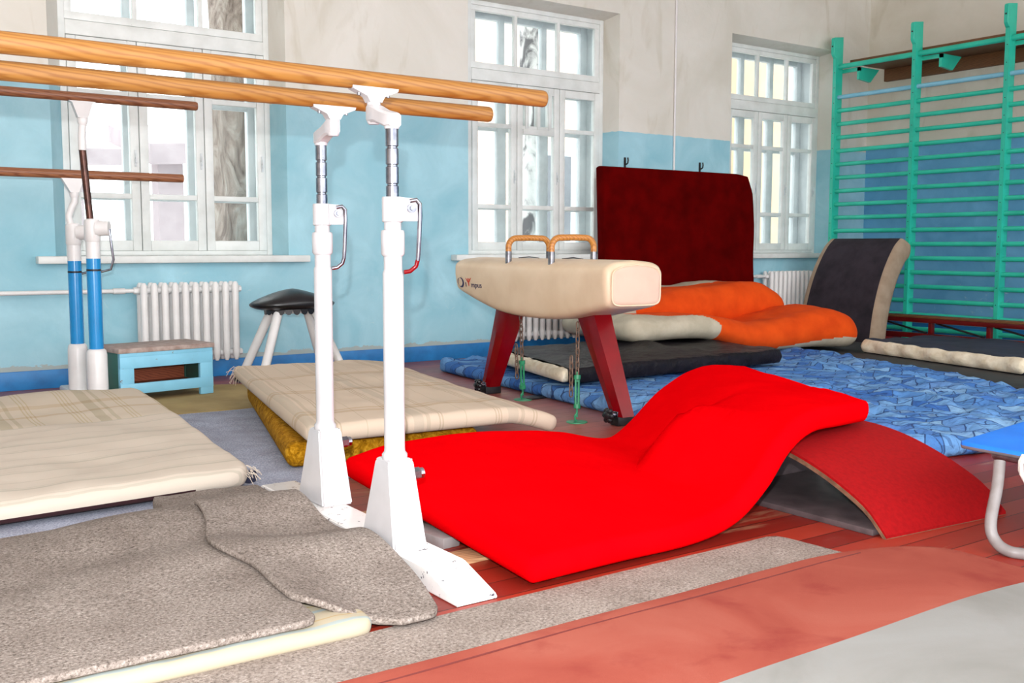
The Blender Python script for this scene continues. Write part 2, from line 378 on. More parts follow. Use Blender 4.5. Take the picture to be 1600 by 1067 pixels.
class MB:
    """collects shapes (world coordinates) for ONE mesh object"""
    def __init__(self): self.b = bmesh.new()

    def _add(self, verts, faces):
        vs = [self.b.verts.new(v) for v in verts]
        out = []
        for f in faces:
            try: out.append(self.b.faces.new([vs[i] for i in f]))
            except ValueError: pass
        return vs, out

    def box(self, c, s, rz=0.0, bevel=0.0, rot=None):
        R = rot if rot is not None else Matrix.Rotation(rz, 3, 'Z')
        vs = []
        for x in (-1, 1):
            for y in (-1, 1):
                for z in (-1, 1):
                    vs.append(R @ Vector((x * s[0] / 2, y * s[1] / 2, z * s[2] / 2)) + Vector(c))
        F = [(0, 1, 3, 2), (4, 6, 7, 5), (0, 4, 5, 1), (2, 3, 7, 6), (0, 2, 6, 4), (1, 5, 7, 3)]
        v, f = self._add(vs, F)
        if bevel > 0:
            es = set(e for k in f for e in k.edges)
            bmesh.ops.bevel(self.b, geom=list(es), offset=bevel, segments=2, affect='EDGES', profile=0.5)
        return self

    def span(self, x0, x1, y0, y1, z0, z1, bevel=0.0):
        return self.box(((x0 + x1) / 2, (y0 + y1) / 2, (z0 + z1) / 2), (abs(x1 - x0), abs(y1 - y0), abs(z1 - z0)), 0, bevel)

    def tube(self, path, r, n=12, cap=True, squash=None, closed=False):
        path = [Vector(p) for p in path]
        rs = r if isinstance(r, (list, tuple)) else [r] * len(path)
        N = len(path)
        t0 = (path[1] - path[0]).normalized()
        ref = Vector((0, 0, 1)) if abs(t0.z) < 0.9 else Vector((1, 0, 0))
        nrm = (ref - t0 * ref.dot(t0)).normalized()
        rings = []
        for i, p in enumerate(path):
            if closed: t = (path[(i + 1) % N] - path[i - 1]).normalized()
            elif i == 0: t = t0
            elif i == N - 1: t = (path[-1] - path[-2]).normalized()
            else: t = ((path[i + 1] - p).normalized() + (p - path[i - 1]).normalized()).normalized()
            nrm = (nrm - t * nrm.dot(t)).normalized()
            bi = t.cross(nrm)
            sq = squash or (1, 1)
            rings.append([p + (nrm * math.cos(a) * sq[0] + bi * math.sin(a) * sq[1]) * rs[i] for a in [2 * PI * k / n for k in range(n)]])
        vs = [v for rg in rings for v in rg]
        F = []
        for i in range(N if closed else N - 1):
            j = (i + 1) % N
            for k in range(n):
                F.append((i * n + k, i * n + (k + 1) % n, j * n + (k + 1) % n, j * n + k))
        if cap and not closed:
            F.append(tuple(range(n - 1, -1, -1))); F.append(tuple((N - 1) * n + k for k in range(n)))
        self._add(vs, F); return self

    def cyl(self, p0, p1, r0, r1=None, n=16):
        return self.tube([p0, p1], [r0, r1 if r1 is not None else r0], n)

    def lathe(self, c, prof, n=24):
        """prof: list of (r,z) from bottom to top around a vertical axis through c"""
        vs = []; F = []
        for r, z in prof:
            for k in range(n):
                a = 2 * PI * k / n
                vs.append((c[0] + r * math.cos(a), c[1] + r * math.sin(a), z))
        for i in range(len(prof) - 1):
            for k in range(n):
                F.append((i * n + k, i * n + (k + 1) % n, (i + 1) * n + (k + 1) % n, (i + 1) * n + k))
        F.append(tuple(range(n - 1, -1, -1))); F.append(tuple((len(prof) - 1) * n + k for k in range(n)))
        self._add(vs, F); return self

    def loft(self, rings, cap=True):
        n = len(rings[0]); vs = [v for r in rings for v in r]; F = []
        for i in range(len(rings) - 1):
            for k in range(n):
                F.append((i * n + k, i * n + (k + 1) % n, (i + 1) * n + (k + 1) % n, (i + 1) * n + k))
        if cap:
            F.append(tuple(range(n - 1, -1, -1))); F.append(tuple((len(rings) - 1) * n + k for k in range(n)))
        self._add(vs, F); return self

    def prism(self, pts, d):
        """polygon of 3-D points swept along vector d"""
        n = len(pts); d = Vector(d)
        vs = [Vector(p) for p in pts] + [Vector(p) + d for p in pts]
        F = [tuple(range(n - 1, -1, -1)), tuple(range(n, 2 * n))]
        for k in range(n): F.append((k, (k + 1) % n, n + (k + 1) % n, n + k))
        self._add(vs, F); return self

    def ball(self, c, r, s=(1, 1, 1), seg=16, rings=10):
        vs = []; F = []
        for i in range(rings + 1):
            th = PI * i / rings
            for k in range(seg):
                a = 2 * PI * k / seg
                vs.append((c[0] + r * s[0] * math.sin(th) * math.cos(a), c[1] + r * s[1] * math.sin(th) * math.sin(a), c[2] + r * s[2] * math.cos(th)))
        for i in range(rings):
            for k in range(seg):
                F.append((i * seg + k, (i + 1) * seg + k, (i + 1) * seg + (k + 1) % seg, i * seg + (k + 1) % seg))
        self._add(vs, F); return self

    def build(self, name, mat, parent=None, smooth=35, origin=None):
        bmesh.ops.remove_doubles(self.b, verts=self.b.verts, dist=1e-6)
        bmesh.ops.recalc_face_normals(self.b, faces=self.b.faces)
        self.b.verts.index_update()
        vs = [v.co.copy() for v in self.b.verts]; fs = [[v.index for v in f.verts] for f in self.b.faces]
        self.b.free()
        return mesh_obj(name, vs, fs, mat, parent, None, smooth, origin)


def fbm(x, y, s, seed=0.0, oct=3):
    v = 0; a = 1.0
    for _ in range(oct):
        v += a * noise.noise(Vector((x * s, y * s, seed))); a *= 0.5; s *= 2.0
    return v


def lerp(a, b, t): return a + (b - a) * t


def quad(FL, FR, BR, BL, z=0.0):
    """plan position on a four-cornered sheet; z a number or fn(u,v)"""
    def P(u, v):
        x = lerp(lerp(FL[0], FR[0], u), lerp(BL[0], BR[0], u), v)
        y = lerp(lerp(FL[1], FR[1], u), lerp(BL[1], BR[1], u), v)
        return Vector((x, y, z(u, v) if callable(z) else z))
    return P


def curve(pts):
    """smooth (Catmull-Rom) curve through [(t, value...)]"""
    def f(t):
        n = len(pts)
        i = 0
        while i < n - 2 and t > pts[i + 1][0]: i += 1
        t0, t1 = pts[i][0], pts[i + 1][0]
        k = min(1, max(0, (t - t0) / (t1 - t0)))
        out = []
        for c in range(1, len(pts[0])):
            p0 = pts[max(0, i - 1)][c]; p1 = pts[i][c]; p2 = pts[i + 1][c]; p3 = pts[min(n - 1, i + 2)][c]
            tm0 = pts[max(0, i - 1)][0]; tm3 = pts[min(n - 1, i + 2)][0]
            m1 = (p2 - p0) / max(1e-6, (t1 - tm0)) * (t1 - t0); m2 = (p3 - p1) / max(1e-6, (tm3 - t0)) * (t1 - t0)
            k2 = k * k; k3 = k2 * k
            out.append((2 * k3 - 3 * k2 + 1) * p1 + (k3 - 2 * k2 + k) * m1 + (-2 * k3 + 3 * k2) * p2 + (k3 - k2) * m2)
        return out if len(out) > 1 else out[0]
    return f


def cushion(P, Lu, Lv, t, r, nu=40, nv=40, top=None, R=0.0, split=None, side=None, rim=None):
    """a padded slab: P(u,v) is its underside, t its thickness, r the rounding of its rim,
    R the rounding of its plan corners. Returns {key: (verts, faces, uvs)}"""
    def samples(n, L):
        e = rim or [0, 0.08, 0.25, 0.5, 0.75, 1.0]
        a = [k * r / L for k in e]
        mid = [a[-1] + (1 - 2 * a[-1]) * i / n for i in range(1, n)]
        return a + mid + [1 - k for k in reversed(a)]
    us, vs_ = samples(nu, Lu), samples(nv, Lv)
    def f(d): q = 1 - min(d / r, 1.0); return math.sqrt(max(0.0, 1 - q * q))
    V = []; UV = []; T = {}; B = {}; meta = []
    for i, u0 in enumerate(us):
        for j, v0 in enumerate(vs_):
            u, v = u0, v0
            du, dv = min(u, 1 - u) * Lu, min(v, 1 - v) * Lv
            if R > 0 and du < R and dv < R:
                x, y = (R - du) / R, (R - dv) / R
                x, y = x * math.sqrt(1 - y * y / 2), y * math.sqrt(1 - x * x / 2)
                nu_, nv_ = (R - x * R) / Lu, (R - y * R) / Lv
                u = nu_ if u0 < 0.5 else 1 - nu_; v = nv_ if v0 < 0.5 else 1 - nv_
            p = P(u, v); e = 0.004
            pu = P(min(1, u + e), v) - P(max(0, u - e), v); pv = P(u, min(1, v + e)) - P(u, max(0, v - e))
            n = pu.cross(pv); n = n.normalized() if n.length > 1e-9 else Vector((0, 0, 1))
            tt = t(u, v) if callable(t) else t
            g = f(du) * f(dv); mid = p + n * tt / 2
            dz = (top(u, v) if top else 0.0) * g
            off = Vector((0, 0, 0))
            if side and g < 1: off = side(u, v, g) or off
            edge = i in (0, len(us) - 1) or j in (0, len(vs_) - 1)
            T[i, j] = len(V); V.append(mid + n * (tt / 2 * g + dz) + off); UV.append((u * Lu, v * Lv)); meta.append((u, v, du, dv))
            if edge: B[i, j] = T[i, j]
            else:
                B[i, j] = len(V); V.append(mid - n * (tt / 2 * g) + off); UV.append((u * Lu, v * Lv)); meta.append((u, v, du, dv))
    groups = {}
    for i in range(len(us) - 1):
        for j in range(len(vs_) - 1):
            uc, vc = (us[i] + us[i + 1]) / 2, (vs_[j] + vs_[j + 1]) / 2
            du, dv = min(uc, 1 - uc) * Lu, min(vc, 1 - vc) * Lv
            ft = (T[i, j], T[i + 1, j], T[i + 1, j + 1], T[i, j + 1]); fb = (B[i, j + 1], B[i + 1, j + 1], B[i + 1, j], B[i, j])
            groups.setdefault(split(uc, vc, du, dv, True) if split else 0, []).append(ft)
            groups.setdefault(split(uc, vc, du, dv, False) if split else 0, []).append(fb)
    out = {}
    for k, fs in groups.items():
        used = sorted(set(i for f_ in fs for i in f_)); mp = {o: n for n, o in enumerate(used)}
        out[k] = ([V[i] for i in used], [tuple(mp[i] for i in f_) for f_ in fs], [UV[i] for i in used])
    return out


def slab(name, P, Lu, Lv, t, r, mat, label, cat, group=None, smooth=60, **kw):
    g = cushion(P, Lu, Lv, t, r, **kw)[0]
    c = P(0.5, 0.5); org = (c.x, c.y, min(v[2] for v in g[0]))
    o = mesh_obj(name, g[0], g[1], mat, None, g[2], smooth, org)
    return tag(o, label, cat, group)


def text_mesh(name, body, mat, parent, size, place, extr=0.0008, squeeze=1.0):
    cu = bpy.data.curves.new(name, 'FONT'); cu.body = body; cu.size = size; cu.extrude = extr
    tmp = bpy.data.objects.new(name + '_tmp', cu); COL.objects.link(tmp)
    dg = bpy.context.evaluated_depsgraph_get()
    me0 = tmp.evaluated_get(dg).to_mesh()
    vs = [place(v.co.x * squeeze, v.co.y, v.co.z) for v in me0.vertices]; fs = [tuple(p.vertices) for p in me0.polygons]
    tmp.evaluated_get(dg).to_mesh_clear()
    bpy.data.objects.remove(tmp); bpy.data.curves.remove(cu)
    return mesh_obj(name, vs, fs, mat, parent)


# ================================================================== THE ROOM
YW, YF = 7.55, 7.75          # wall face, window frame plane
XR = 10.36
ZC = 4.6
OPEN = [(1.49, 3.18, 1.60, 3.13), (4.84, 6.55, 4.96, 6.52), (8.08, 9.78, 8.20, 9.73)]
ZO0, ZO1, ZF0, ZF1 = 0.88, 3.17, 0.905, 3.135


def structure(o): o['kind'] = 'structure'; return o


structure(MB().span(-4.2, XR + 0.3, -3.5, YW + 0.5, -0.12, 0.0).build('floor', 'floor', smooth=None))
structure(MB().span(-4.2, XR + 0.3, -1.5, YW + 0.5, ZC, ZC + 0.15).build('ceiling', 'ceiling', smooth=None))
structure(MB().span(-4.2, -4.0, -3.5, YW + 0.5, 0, ZC).build('wall_left', 'plain_wall', smooth=None))
structure(MB().span(XR, XR + 0.3, -3.5, YW + 0.5, 0, ZC).build('wall_right', 'wall_r', smooth=None))


def back_wall():
    b = MB()
    x = -4.0
    def q(pts): b._add(pts, [(0, 1, 2, 3)])
    yo = YW + 0.5
    for (a0, a1, c0, c1) in OPEN:
        q([(x, YW, 0), (a0, YW, 0), (a0, YW, ZC), (x, YW, ZC)])
        q([(a0, YW, 0), (a1, YW, 0), (a1, YW, ZO0), (a0, YW, ZO0)])
        q([(a0, YW, ZO1), (a1, YW, ZO1), (a1, YW, ZC), (a0, YW, ZC)])
        # splayed reveal then straight jamb
        q([(a0, YW, ZO0), (c0, YF, ZF0), (c0, YF, ZF1), (a0, YW, ZO1)])
        q([(a1, YW, ZO0), (a1, YW, ZO1), (c1, YF, ZF1), (c1, YF, ZF0)])
        q([(a0, YW, ZO1), (c0, YF, ZF1), (c1, YF, ZF1), (a1, YW, ZO1)])
        q([(a0, YW, ZO0), (a1, YW, ZO0), (c1, YF, ZF0), (c0, YF, ZF0)])
        for p in ([(c0, YF, ZF0), (c0, yo, ZF0), (c0, yo, ZF1), (c0, YF, ZF1)], [(c1, YF, ZF0), (c1, YF, ZF1), (c1, yo, ZF1), (c1, yo, ZF0)],
                  [(c0, YF, ZF1), (c0, yo, ZF1), (c1, yo, ZF1), (c1, YF, ZF1)], [(c0, YF, ZF0), (c1, YF, ZF0), (c1, yo, ZF0), (c0, yo, ZF0)]): q(p)
        q([(x, yo, 0), (x, yo, ZC), (c0, yo, ZC), (c0, yo, 0)])
        q([(c0, yo, 0), (c0, yo, ZF0), (c1, yo, ZF0), (c1, yo, 0)]); q([(c0, yo, ZF1), (c0, yo, ZC), (c1, yo, ZC), (c1, yo, ZF1)])
        x = a1
    q([(x, YW, 0), (XR, YW, 0), (XR, YW, ZC), (x, YW, ZC)]); q([(OPEN[-1][3], yo, 0), (OPEN[-1][3], yo, ZC), (XR, yo, ZC), (XR, yo, 0)])
    return b
structure(back_wall().build('wall_back', 'wall', smooth=None))
structure(MB().span(-4.0, XR, YW - 0.018, YW, 0, 0.128, 0.004).build('baseboard_back', 'skirt'))
structure(MB().span(XR - 0.018, XR, 0, YW - 0.02, 0, 0.128, 0.004).build('baseboard_right', 'skirt'))

SILLS = [(1.36, 3.32), (4.66, 6.72), (7.95, 9.55)]
ZT0, ZT1 = 2.44, 2.55        # transom bar


def window(idx, extra_small_light):
    a0, a1, c0, c1 = OPEN[idx]
    w = empty('window_%d' % (idx + 1), (0.5 * (c0 + c1), YF, ZF0), kind='structure')
    fr = MB()
    fr.span(c0, c0 + 0.045, YF, YF + 0.09, ZF0, ZF1, 0.004); fr.span(c1 - 0.045, c1, YF, YF + 0.09, ZF0, ZF1, 0.004)
    fr.span(c0 + 0.044, c1 - 0.044, YF + 0.002, YF + 0.088, ZF0, ZF0 + 0.035, 0.004); fr.span(c0 + 0.044, c1 - 0.044, YF + 0.002, YF + 0.088, ZF1 - 0.04, ZF1, 0.004)
    fr.span(c0 + 0.044, c1 - 0.044, YF - 0.006, YF + 0.085, ZT0 + 0.004, ZT1 - 0.004, 0.006)
    f = fr.build('window_frame', 'frame', w)
    x0, x1 = c0 + 0.045, c1 - 0.045; W = (x1 - x0) / 3
    # fixed light above the transom: three panes
    s = MB(); z0, z1 = ZT1, ZF1 - 0.04
    s.span(x0, x1, YF + 0.010, YF + 0.06, z0, z0 + 0.055, 0.004); s.span(x0, x1, YF + 0.010, YF + 0.06, z1 - 0.045, z1, 0.004)
    for k in range(4):
        xx = x0 + k * W; h = 0.05 if k in (0, 3) else 0.032
        xx = min(max(xx, x0 + h / 2), x1 - h / 2)
        s.span(xx - h / 2, xx + h / 2, YF + 0.014, YF + 0.058, z0, z1, 0.003)
    tl = s.build('transom_sash', 'frame', w)
    for k in range(3):
        MB().span(x0 + k * W + 0.015, x0 + (k + 1) * W - 0.015, YF + 0.034, YF + 0.037, z0 + 0.03, z1 - 0.02).build('glass_pane', 'glass', tl, None)
    # three casements
    z0, z1 = ZF0 + 0.035, ZT0
    for k in range(3):
        p0, p1 = x0 + k * W + 0.003, x0 + (k + 1) * W - 0.003
        st = 0.062
        s = MB()
        s.span(p0, p0 + st, YF - 0.008, YF + 0.045, z0, z1, 0.005); s.span(p1 - st, p1, YF - 0.008, YF + 0.045, z0, z1, 0.005)
        s.span(p0 + st, p1 - st, YF - 0.006, YF + 0.043, z0, z0 + 0.075, 0.005); s.span(p0 + st, p1 - st, YF - 0.006, YF + 0.043, z1 - 0.07, z1, 0.005)
        for zz in (1.335, 2.06):
            s.span(p0 + st, p1 - st, YF - 0.003, YF + 0.04, zz - 0.019, zz + 0.019, 0.004)
        if extra_small_light and k == 1:
            s.span(p0 + st, p1 - st, YF - 0.014, YF + 0.045, 2.0, 2.05, 0.004)
            for q in (p0 + 0.11, p1 - 0.11, (p0 + p1) / 2): s.span(q - 0.018, q + 0.018, YF - 0.012, YF + 0.045, 2.03, z1 - 0.02, 0.004)
        c = s.build('casement', 'frame', w)
        for zz0, zz1 in ((z0 + 0.06, 1.325), (1.345, 2.05), (2.07, z1 - 0.055)):
            MB().span(p0 + st - 0.01, p1 - st + 0.01, YF + 0.016, YF + 0.019, zz0, zz1).build('glass_pane', 'glass', c, None)
        h = MB(); hx = p1 - 0.028
        h.span(hx - 0.008, hx + 0.008, YF - 0.014, YF - 0.008, 1.55, 1.67, 0.002)
        h.cyl((hx, YF - 0.014, 1.61), (hx, YF - 0.028, 1.61), 0.006, n=8); h.span(hx - 0.006, hx + 0.006, YF - 0.034, YF - 0.026, 1.575, 1.645, 0.002)
        h.build('window_catch', 'frame_out', c)
    # the second, outer row of sashes
    Y2 = YF + 0.24
    s = MB()
    s.span(c0, c0 + 0.09, Y2, Y2 + 0.07, ZF0, ZF1, 0.004); s.span(c1 - 0.09, c1, Y2, Y2 + 0.07, ZF0, ZF1, 0.004)
    s.span(c0 + 0.089, c1 - 0.089, Y2 + 0.002, Y2 + 0.068, ZF0, ZF0 + 0.09, 0.004); s.span(c0 + 0.089, c1 - 0.089, Y2 + 0.002, Y2 + 0.068, ZF1 - 0.09, ZF1, 0.004); s.span(c0 + 0.089, c1 - 0.089, Y2 + 0.004, Y2 + 0.066, ZT0 - 0.04, ZT1 + 0.02, 0.004)
    for q0, q1 in ((c0 + 0.001, c0 + 0.012), (c1 - 0.012, c1 - 0.001)): s.span(q0, q1, YF + 0.091, Y2 - 0.001, ZF0 + 0.001, ZF1 - 0.001)
    for q0, q1 in ((ZF0 + 0.001, ZF0 + 0.012), (ZF1 - 0.012, ZF1 - 0.001)): s.span(c0 + 0.013, c1 - 0.013, YF + 0.091, Y2 - 0.001, q0, q1)
    for k in (1, 2):
        xx = x0 + k * W
        s.span(xx - 0.05, xx + 0.05, Y2, Y2 + 0.06, ZF0, ZT0, 0.004); s.span(xx - 0.03, xx + 0.03, Y2, Y2 + 0.06, ZT1, ZF1, 0.004)
    for zz in (1.335, 2.06): s.span(c0 + 0.088, c1 - 0.088, Y2 + 0.01, Y2 + 0.05, zz - 0.02, zz + 0.02, 0.003)
    o2 = s.build('outer_sash', 'frame_out', w)
    MB().span(c0 + 0.02, c1 - 0.02, Y2 + 0.03, Y2 + 0.033, ZF0 + 0.03, ZF1 - 0.03).build('glass_pane', 'glass', o2, None)
    s0, s1 = SILLS[idx]
    MB().span(s0, s1, YW - 0.10, YW + 0.001, 0.853, 0.905, 0.008).span(a0 + 0.02, a1 - 0.02, YW - 0.01, YF + 0.01, 0.87, 0.905).build('window_sill', 'frame', w)


for i in range(3): window(i, i == 1)

# outside, seen through the panes
structure(MB().span(-30, 60, YW + 0.5, 60, -0.5, -0.35).build('ground', 'snow', smooth=None))


def trunk(name, x, y, r, mat, label, wob):
    rings = []
    for i in range(26):
        z = -0.4 + i * 0.24; rr = r * (1.25 - 0.35 * min(1, i / 8) - 0.08 * max(0, i - 8) / 18)
        ring = []
        for k in range(28):
            a = 2 * PI * k / 28
            q = rr * (1 + wob * noise.noise(Vector((math.cos(a) * 2.2, math.sin(a) * 2.2, z * 1.6 + x))) )
            ring.append((x + q * math.cos(a) + 0.03 * math.sin(z), y + q * math.sin(a), z))
        rings.append(ring)
    t = empty(name, (x, y, -0.4), label, 'tree')
    MB().loft(rings).build('trunk', mat, t, 80)
    b = MB()
    for a, zz, L in ((0.6, 3.9, 1.6), (2.4, 4.3, 1.8), (4.4, 4.0, 1.7)):
        b.tube([(x, y, zz), (x + L * 0.4 * math.cos(a), y + L * 0.4 * math.sin(a), zz + L * 0.4), (x + L * 0.7 * math.cos(a), y + L * 0.7 * math.sin(a), zz + L)], [r * 0.4, r * 0.28, r * 0.1], 10)
    b.build('branch', mat, t, 80)
trunk('tree', 3.47, 9.30, 0.31, 'bark', 'thick rough-barked tree trunk outside the left window, behind its right sash', 0.16)
trunk('tree', 7.62, 10.45, 0.15, 'birch', 'thin blotchy pale tree trunk outside the middle window', 0.12)

sh = empty('shed', (4.1, 15, -0.4), 'grey wooden lean-to roof on posts outside the left window', 'shed')
MB().prism([(2.7, 13.9, 1.98), (2.7, 13.9, 2.19), (2.7, 16, 2.6), (2.7, 16, 2.4)], (0.92, 0, 0.03)).prism([(3.95, 13.9, 2.04), (3.95, 13.9, 2.31), (3.95, 16, 2.75), (3.95, 16, 2.5)], (1.6, 0, 0.10)).build('shed_roof', 'shed', sh, None)
for xx in (3.0, 4.30): MB().span(xx - 0.17, xx + 0.17, 14.2, 14.5, -0.4, 2.12).build('post', 'shed', sh, None)
bl = empty('brick_building', (14, 17, -0.4), 'pale brick building standing outside behind the middle window', 'building')
MB().span(11.2, 16.0, 16, 20, -0.4, 7).build('wall', 'brick', bl, None)
for xx in (11.7, 14.0):
    f = MB().span(xx, xx + 1.0, 15.97, 16.02, 1.0, 2.8).build('window', 'frame_out', bl, None)
    MB().span(xx + 0.08, xx + 0.92, 15.955, 15.97, 1.08, 2.72).build('pane', 'dark_glass', f, None)
b2 = empty('rendered_building', (22, 15, -0.4), 'peach rendered building standing outside behind the right window', 'building')
MB().span(17.2, 28, 14.5, 22, -0.4, 8).build('wall', 'render_wall', b2, None)
for xx in (18.4, 21.5):
    f = MB().span(xx, xx + 1.1, 14.47, 14.52, 1.1, 3.0).build('window', 'frame_out', b2, None)
    MB().span(xx + 0.08, xx + 1.02, 14.455, 14.47, 1.18, 2.92).build('pane', 'dark_glass', f, None)

# pipe up the wall and the two hooks
tag(MB().tube([(7.27, YW - 0.012, 0.13), (7.27, YW - 0.012, ZC)], 0.011, 10).build('conduit_pipe', 'old_white', None, 60, (7.27, YW - 0.012, 0.13)),
    'thin rust-spotted pipe running up the wall above the dark red mat', 'pipe')
for hx, lb in ((6.63, 'small steel hook on the wall above the dark red mat, left one'), (7.64, 'small steel hook on the wall above the dark red mat, right one')):
    h = MB().tube([(hx, YW, 1.765), (hx, YW - 0.03, 1.765), (hx, YW - 0.045, 1.775), (hx, YW - 0.05, 1.80), (hx, YW - 0.045, 1.825)], 0.007, 8)
    h.span(hx - 0.013, hx + 0.013, YW - 0.006, YW, 1.72, 1.83, 0.002)
    tag(h.build('wall_hook', 'dark_steel', None, 40, (hx, YW, 1.72)), lb, 'hook', 'hooks above the dark red mat')


# ------------------------------------------------------------------ radiators
def radiator(x0, n, pitch, label, pipe):
    yc = YW - 0.11; z0, z1 = 0.135, 0.715
    r = empty('radiator', (x0 + n * pitch / 2, yc, z0), label, 'radiator')
    sec = None
    for i in range(n):
        xc = x0 + (i + 0.5) * pitch
        if sec is None:
            m = MB()
            for dy in (-0.045, 0.045):
                m.lathe((xc, yc + dy), [(0.012, z0), (0.022, z0 + 0.025), (0.026, z0 + 0.07), (0.026, z1 - 0.06), (0.024, z1 - 0.02), (0.012, z1)], 14)
            for zc in (z0 + 0.055, z1 - 0.055):
                m.cyl((xc - pitch / 2, yc, zc), (xc + pitch / 2, yc, zc), 0.024, n=12)
                m.box((xc, yc, zc), (0.036, 0.10, 0.05), 0, 0.012)
            sec = m.build('radiator_section', 'radiator', r, 50)
        else:
            c = sec.copy(); COL.objects.link(c); c.parent = r; c.location.x += i * pitch
    zt = z1 - 0.055
    for zc in (zt, z0 + 0.055):
        for xx, s in ((x0, -1), (x0 + n * pitch, 1)): MB().cyl((xx, yc, zc), (xx + s * 0.022, yc, zc), 0.027, 0.022, 6).build('plug_nut', 'radiator', r, 30)
    if pipe:
        xa = x0 - 0.02
        q = MB().tube([(pipe, yc, zt + 0.004), (xa - 0.1, yc, zt), (xa, yc, zt)], 0.015, 10)
        q.cyl((xa - 0.14, yc, zt), (xa - 0.06, yc, zt), 0.021, n=10)
        q.build('heating_pipe', 'radiator', r, 50)
    for xx in (x0 + pitch, x0 + (n - 1) * pitch): MB().span(xx - 0.01, xx + 0.01, yc, YW, z1 - 0.10, z1 - 0.08).build('bracket', 'radiator', r)


radiator(1.99, 10, 0.0735, 'white ribbed radiator under the left window, behind the blue step box', 0.2)
radiator(5.20, 10, 0.0735, 'white ribbed radiator under the middle window, half hidden behind the pommel horse', 0)
radiator(8.56, 11, 0.071, 'white ribbed radiator under the right window, behind the orange mat', 8.32)

# ------------------------------------------------------------------ wall bars
XB = 9.55
PY = [7.40, 6.42, 5.43, 4.45]
wb = empty('wall_bars', (XB + 0.06, 5.9, 0), 'turquoise wooden wall bars in the right corner, one pale blue rung', 'wall bars')
for yy in PY:
    prof = [(XB, 0), (XB + 0.115, 0), (XB + 0.115, 3.285), (XB - 0.035, 3.265), (XB - 0.045, 3.25), (XB - 0.045, 3.09), (XB - 0.02, 3.055), (XB, 3.05)]
    m = MB().prism([(x, yy - 0.021, z) for x, z in prof], (0, 0.042, 0))
    bmesh.ops.bevel(m.b, geom=list(m.b.edges), offset=0.004, segments=1, affect='EDGES')
    po = m.build('post', 'turq', wb, 30)
    if yy == PY[-1]: continue
    for k in range(18): MB().cyl((XB + 0.001, yy, 0.25 + k * 0.165), (XB - 0.002, yy, 0.25 + k * 0.165), 0.005, n=8).build('screw', 'dark_steel', po)
    MB().cyl((XB - 0.044, yy, 3.17), (XB - 0.048, yy, 3.17), 0.009, n=8).build('bolt', 'dark_steel', po)
zs = [2.955, 2.624] + [2.624 - 0.147 * k for k in range(1, 18)]
for a, b in zip(PY[:-1], PY[1:]):
    for i, z in enumerate(zs):
        rr = 0.028 if i == 0 else 0.0235
        rung = MB().tube([(XB + 0.05, a - 0.02, z), (XB + 0.05, b + 0.02, z)], rr, 14, squash=(1, 0.85)).build('rung', 'pale_rung' if i == 1 else 'turq', wb, 60)
        if i == 1: rung['label'] = 'pale blue rung'
for yy in PY[:3]:
    MB().prism([(XB + 0.1, yy - 0.25, 2.93), (XB + 0.1, yy - 0.25, 2.80), (XB + 0.3, yy - 0.25, 2.78), (XB + 0.45, yy - 0.25, 2.93)], (0, 0.03, 0)).prism(
        [(XB + 0.1, yy - 0.25, 2.89), (XB + 0.1, yy, 2.89), (XB + 0.1, yy, 2.93), (XB + 0.1, yy - 0.25, 2.93)], (0.03, 0, 0)).build('wall_bracket', 'turq', wb)
bm_ = empty('wall_plank', (XR - 0.2, 5.9, 2.93), 'brown wooden plank along the side wall behind the top of the wall bars', 'plank')
MB().span(XB + 0.13, XR - 0.001, 4.2, 7.3, 2.985, 3.025, 0.004).build('board', 'plank', bm_)
MB().span(XR - 0.06, XR - 0.001, 4.2, 7.3, 2.85, 2.985, 0.004).build('wall_batten', 'plank', bm_)

# ------------------------------------------------------------------ balance bench along the bars
XN = 9.24
bn = empty('balance_bench', (XN, 5.2, 0.03), 'long dark red bench with a trussed frame along the foot of the wall bars', 'bench')
MB().span(XN, XN + 0.12, 3.4, 6.62, 0.265, 0.292, 0.004).build('bench_top', 'plank', bn)
MB().span(XN + 0.005, XN + 0.115, 3.42, 6.6, 0.222, 0.265, 0.003).build('upper_rail', 'bench_red', bn)
low = MB().span(XN + 0.03, XN + 0.09, 3.42, 6.6, 0.062, 0.112, 0.003).build('lower_rail', 'bench_red', bn)
for k in range(6):
    yy = 3.5 + k * 0.61
    MB().span(XN + 0.03, XN + 0.08, yy - 0.02, yy + 0.02, 0.112, 0.222, 0.002).build('strut', 'bench_red', bn)
    if k < 5: MB().tube([(XN + 0.055, yy + 0.05, 0.115), (XN + 0.055, yy + 0.56, 0.22)], 0.010, 8).build('brace', 'dark_steel', bn)
for yy in (3.6, 6.4): MB().span(XN - 0.1, XN + 0.2, yy - 0.03, yy + 0.03, 0.0, 0.062, 0.006).build('foot', 'bench_red', bn)
text_mesh('printed_lettering', 'Janssen-Fritsen', 'white_print', low, 0.042, lambda x, y, z: Vector((XN + 0.0285 - z, 5.30 - x, 0.075 + y)))

# ------------------------------------------------------------------ floor coverings at the back
slab('floor_mat', quad((6.35, 2.2), (9.15, 2.2), (9.15, 6.5), (7.45, 6.5)), 2.4, 4.3, 0.035, 0.012, 'black_mat', 'flat black mat on the floor between denim mat and red bench', 'mat', nu=6, nv=6)


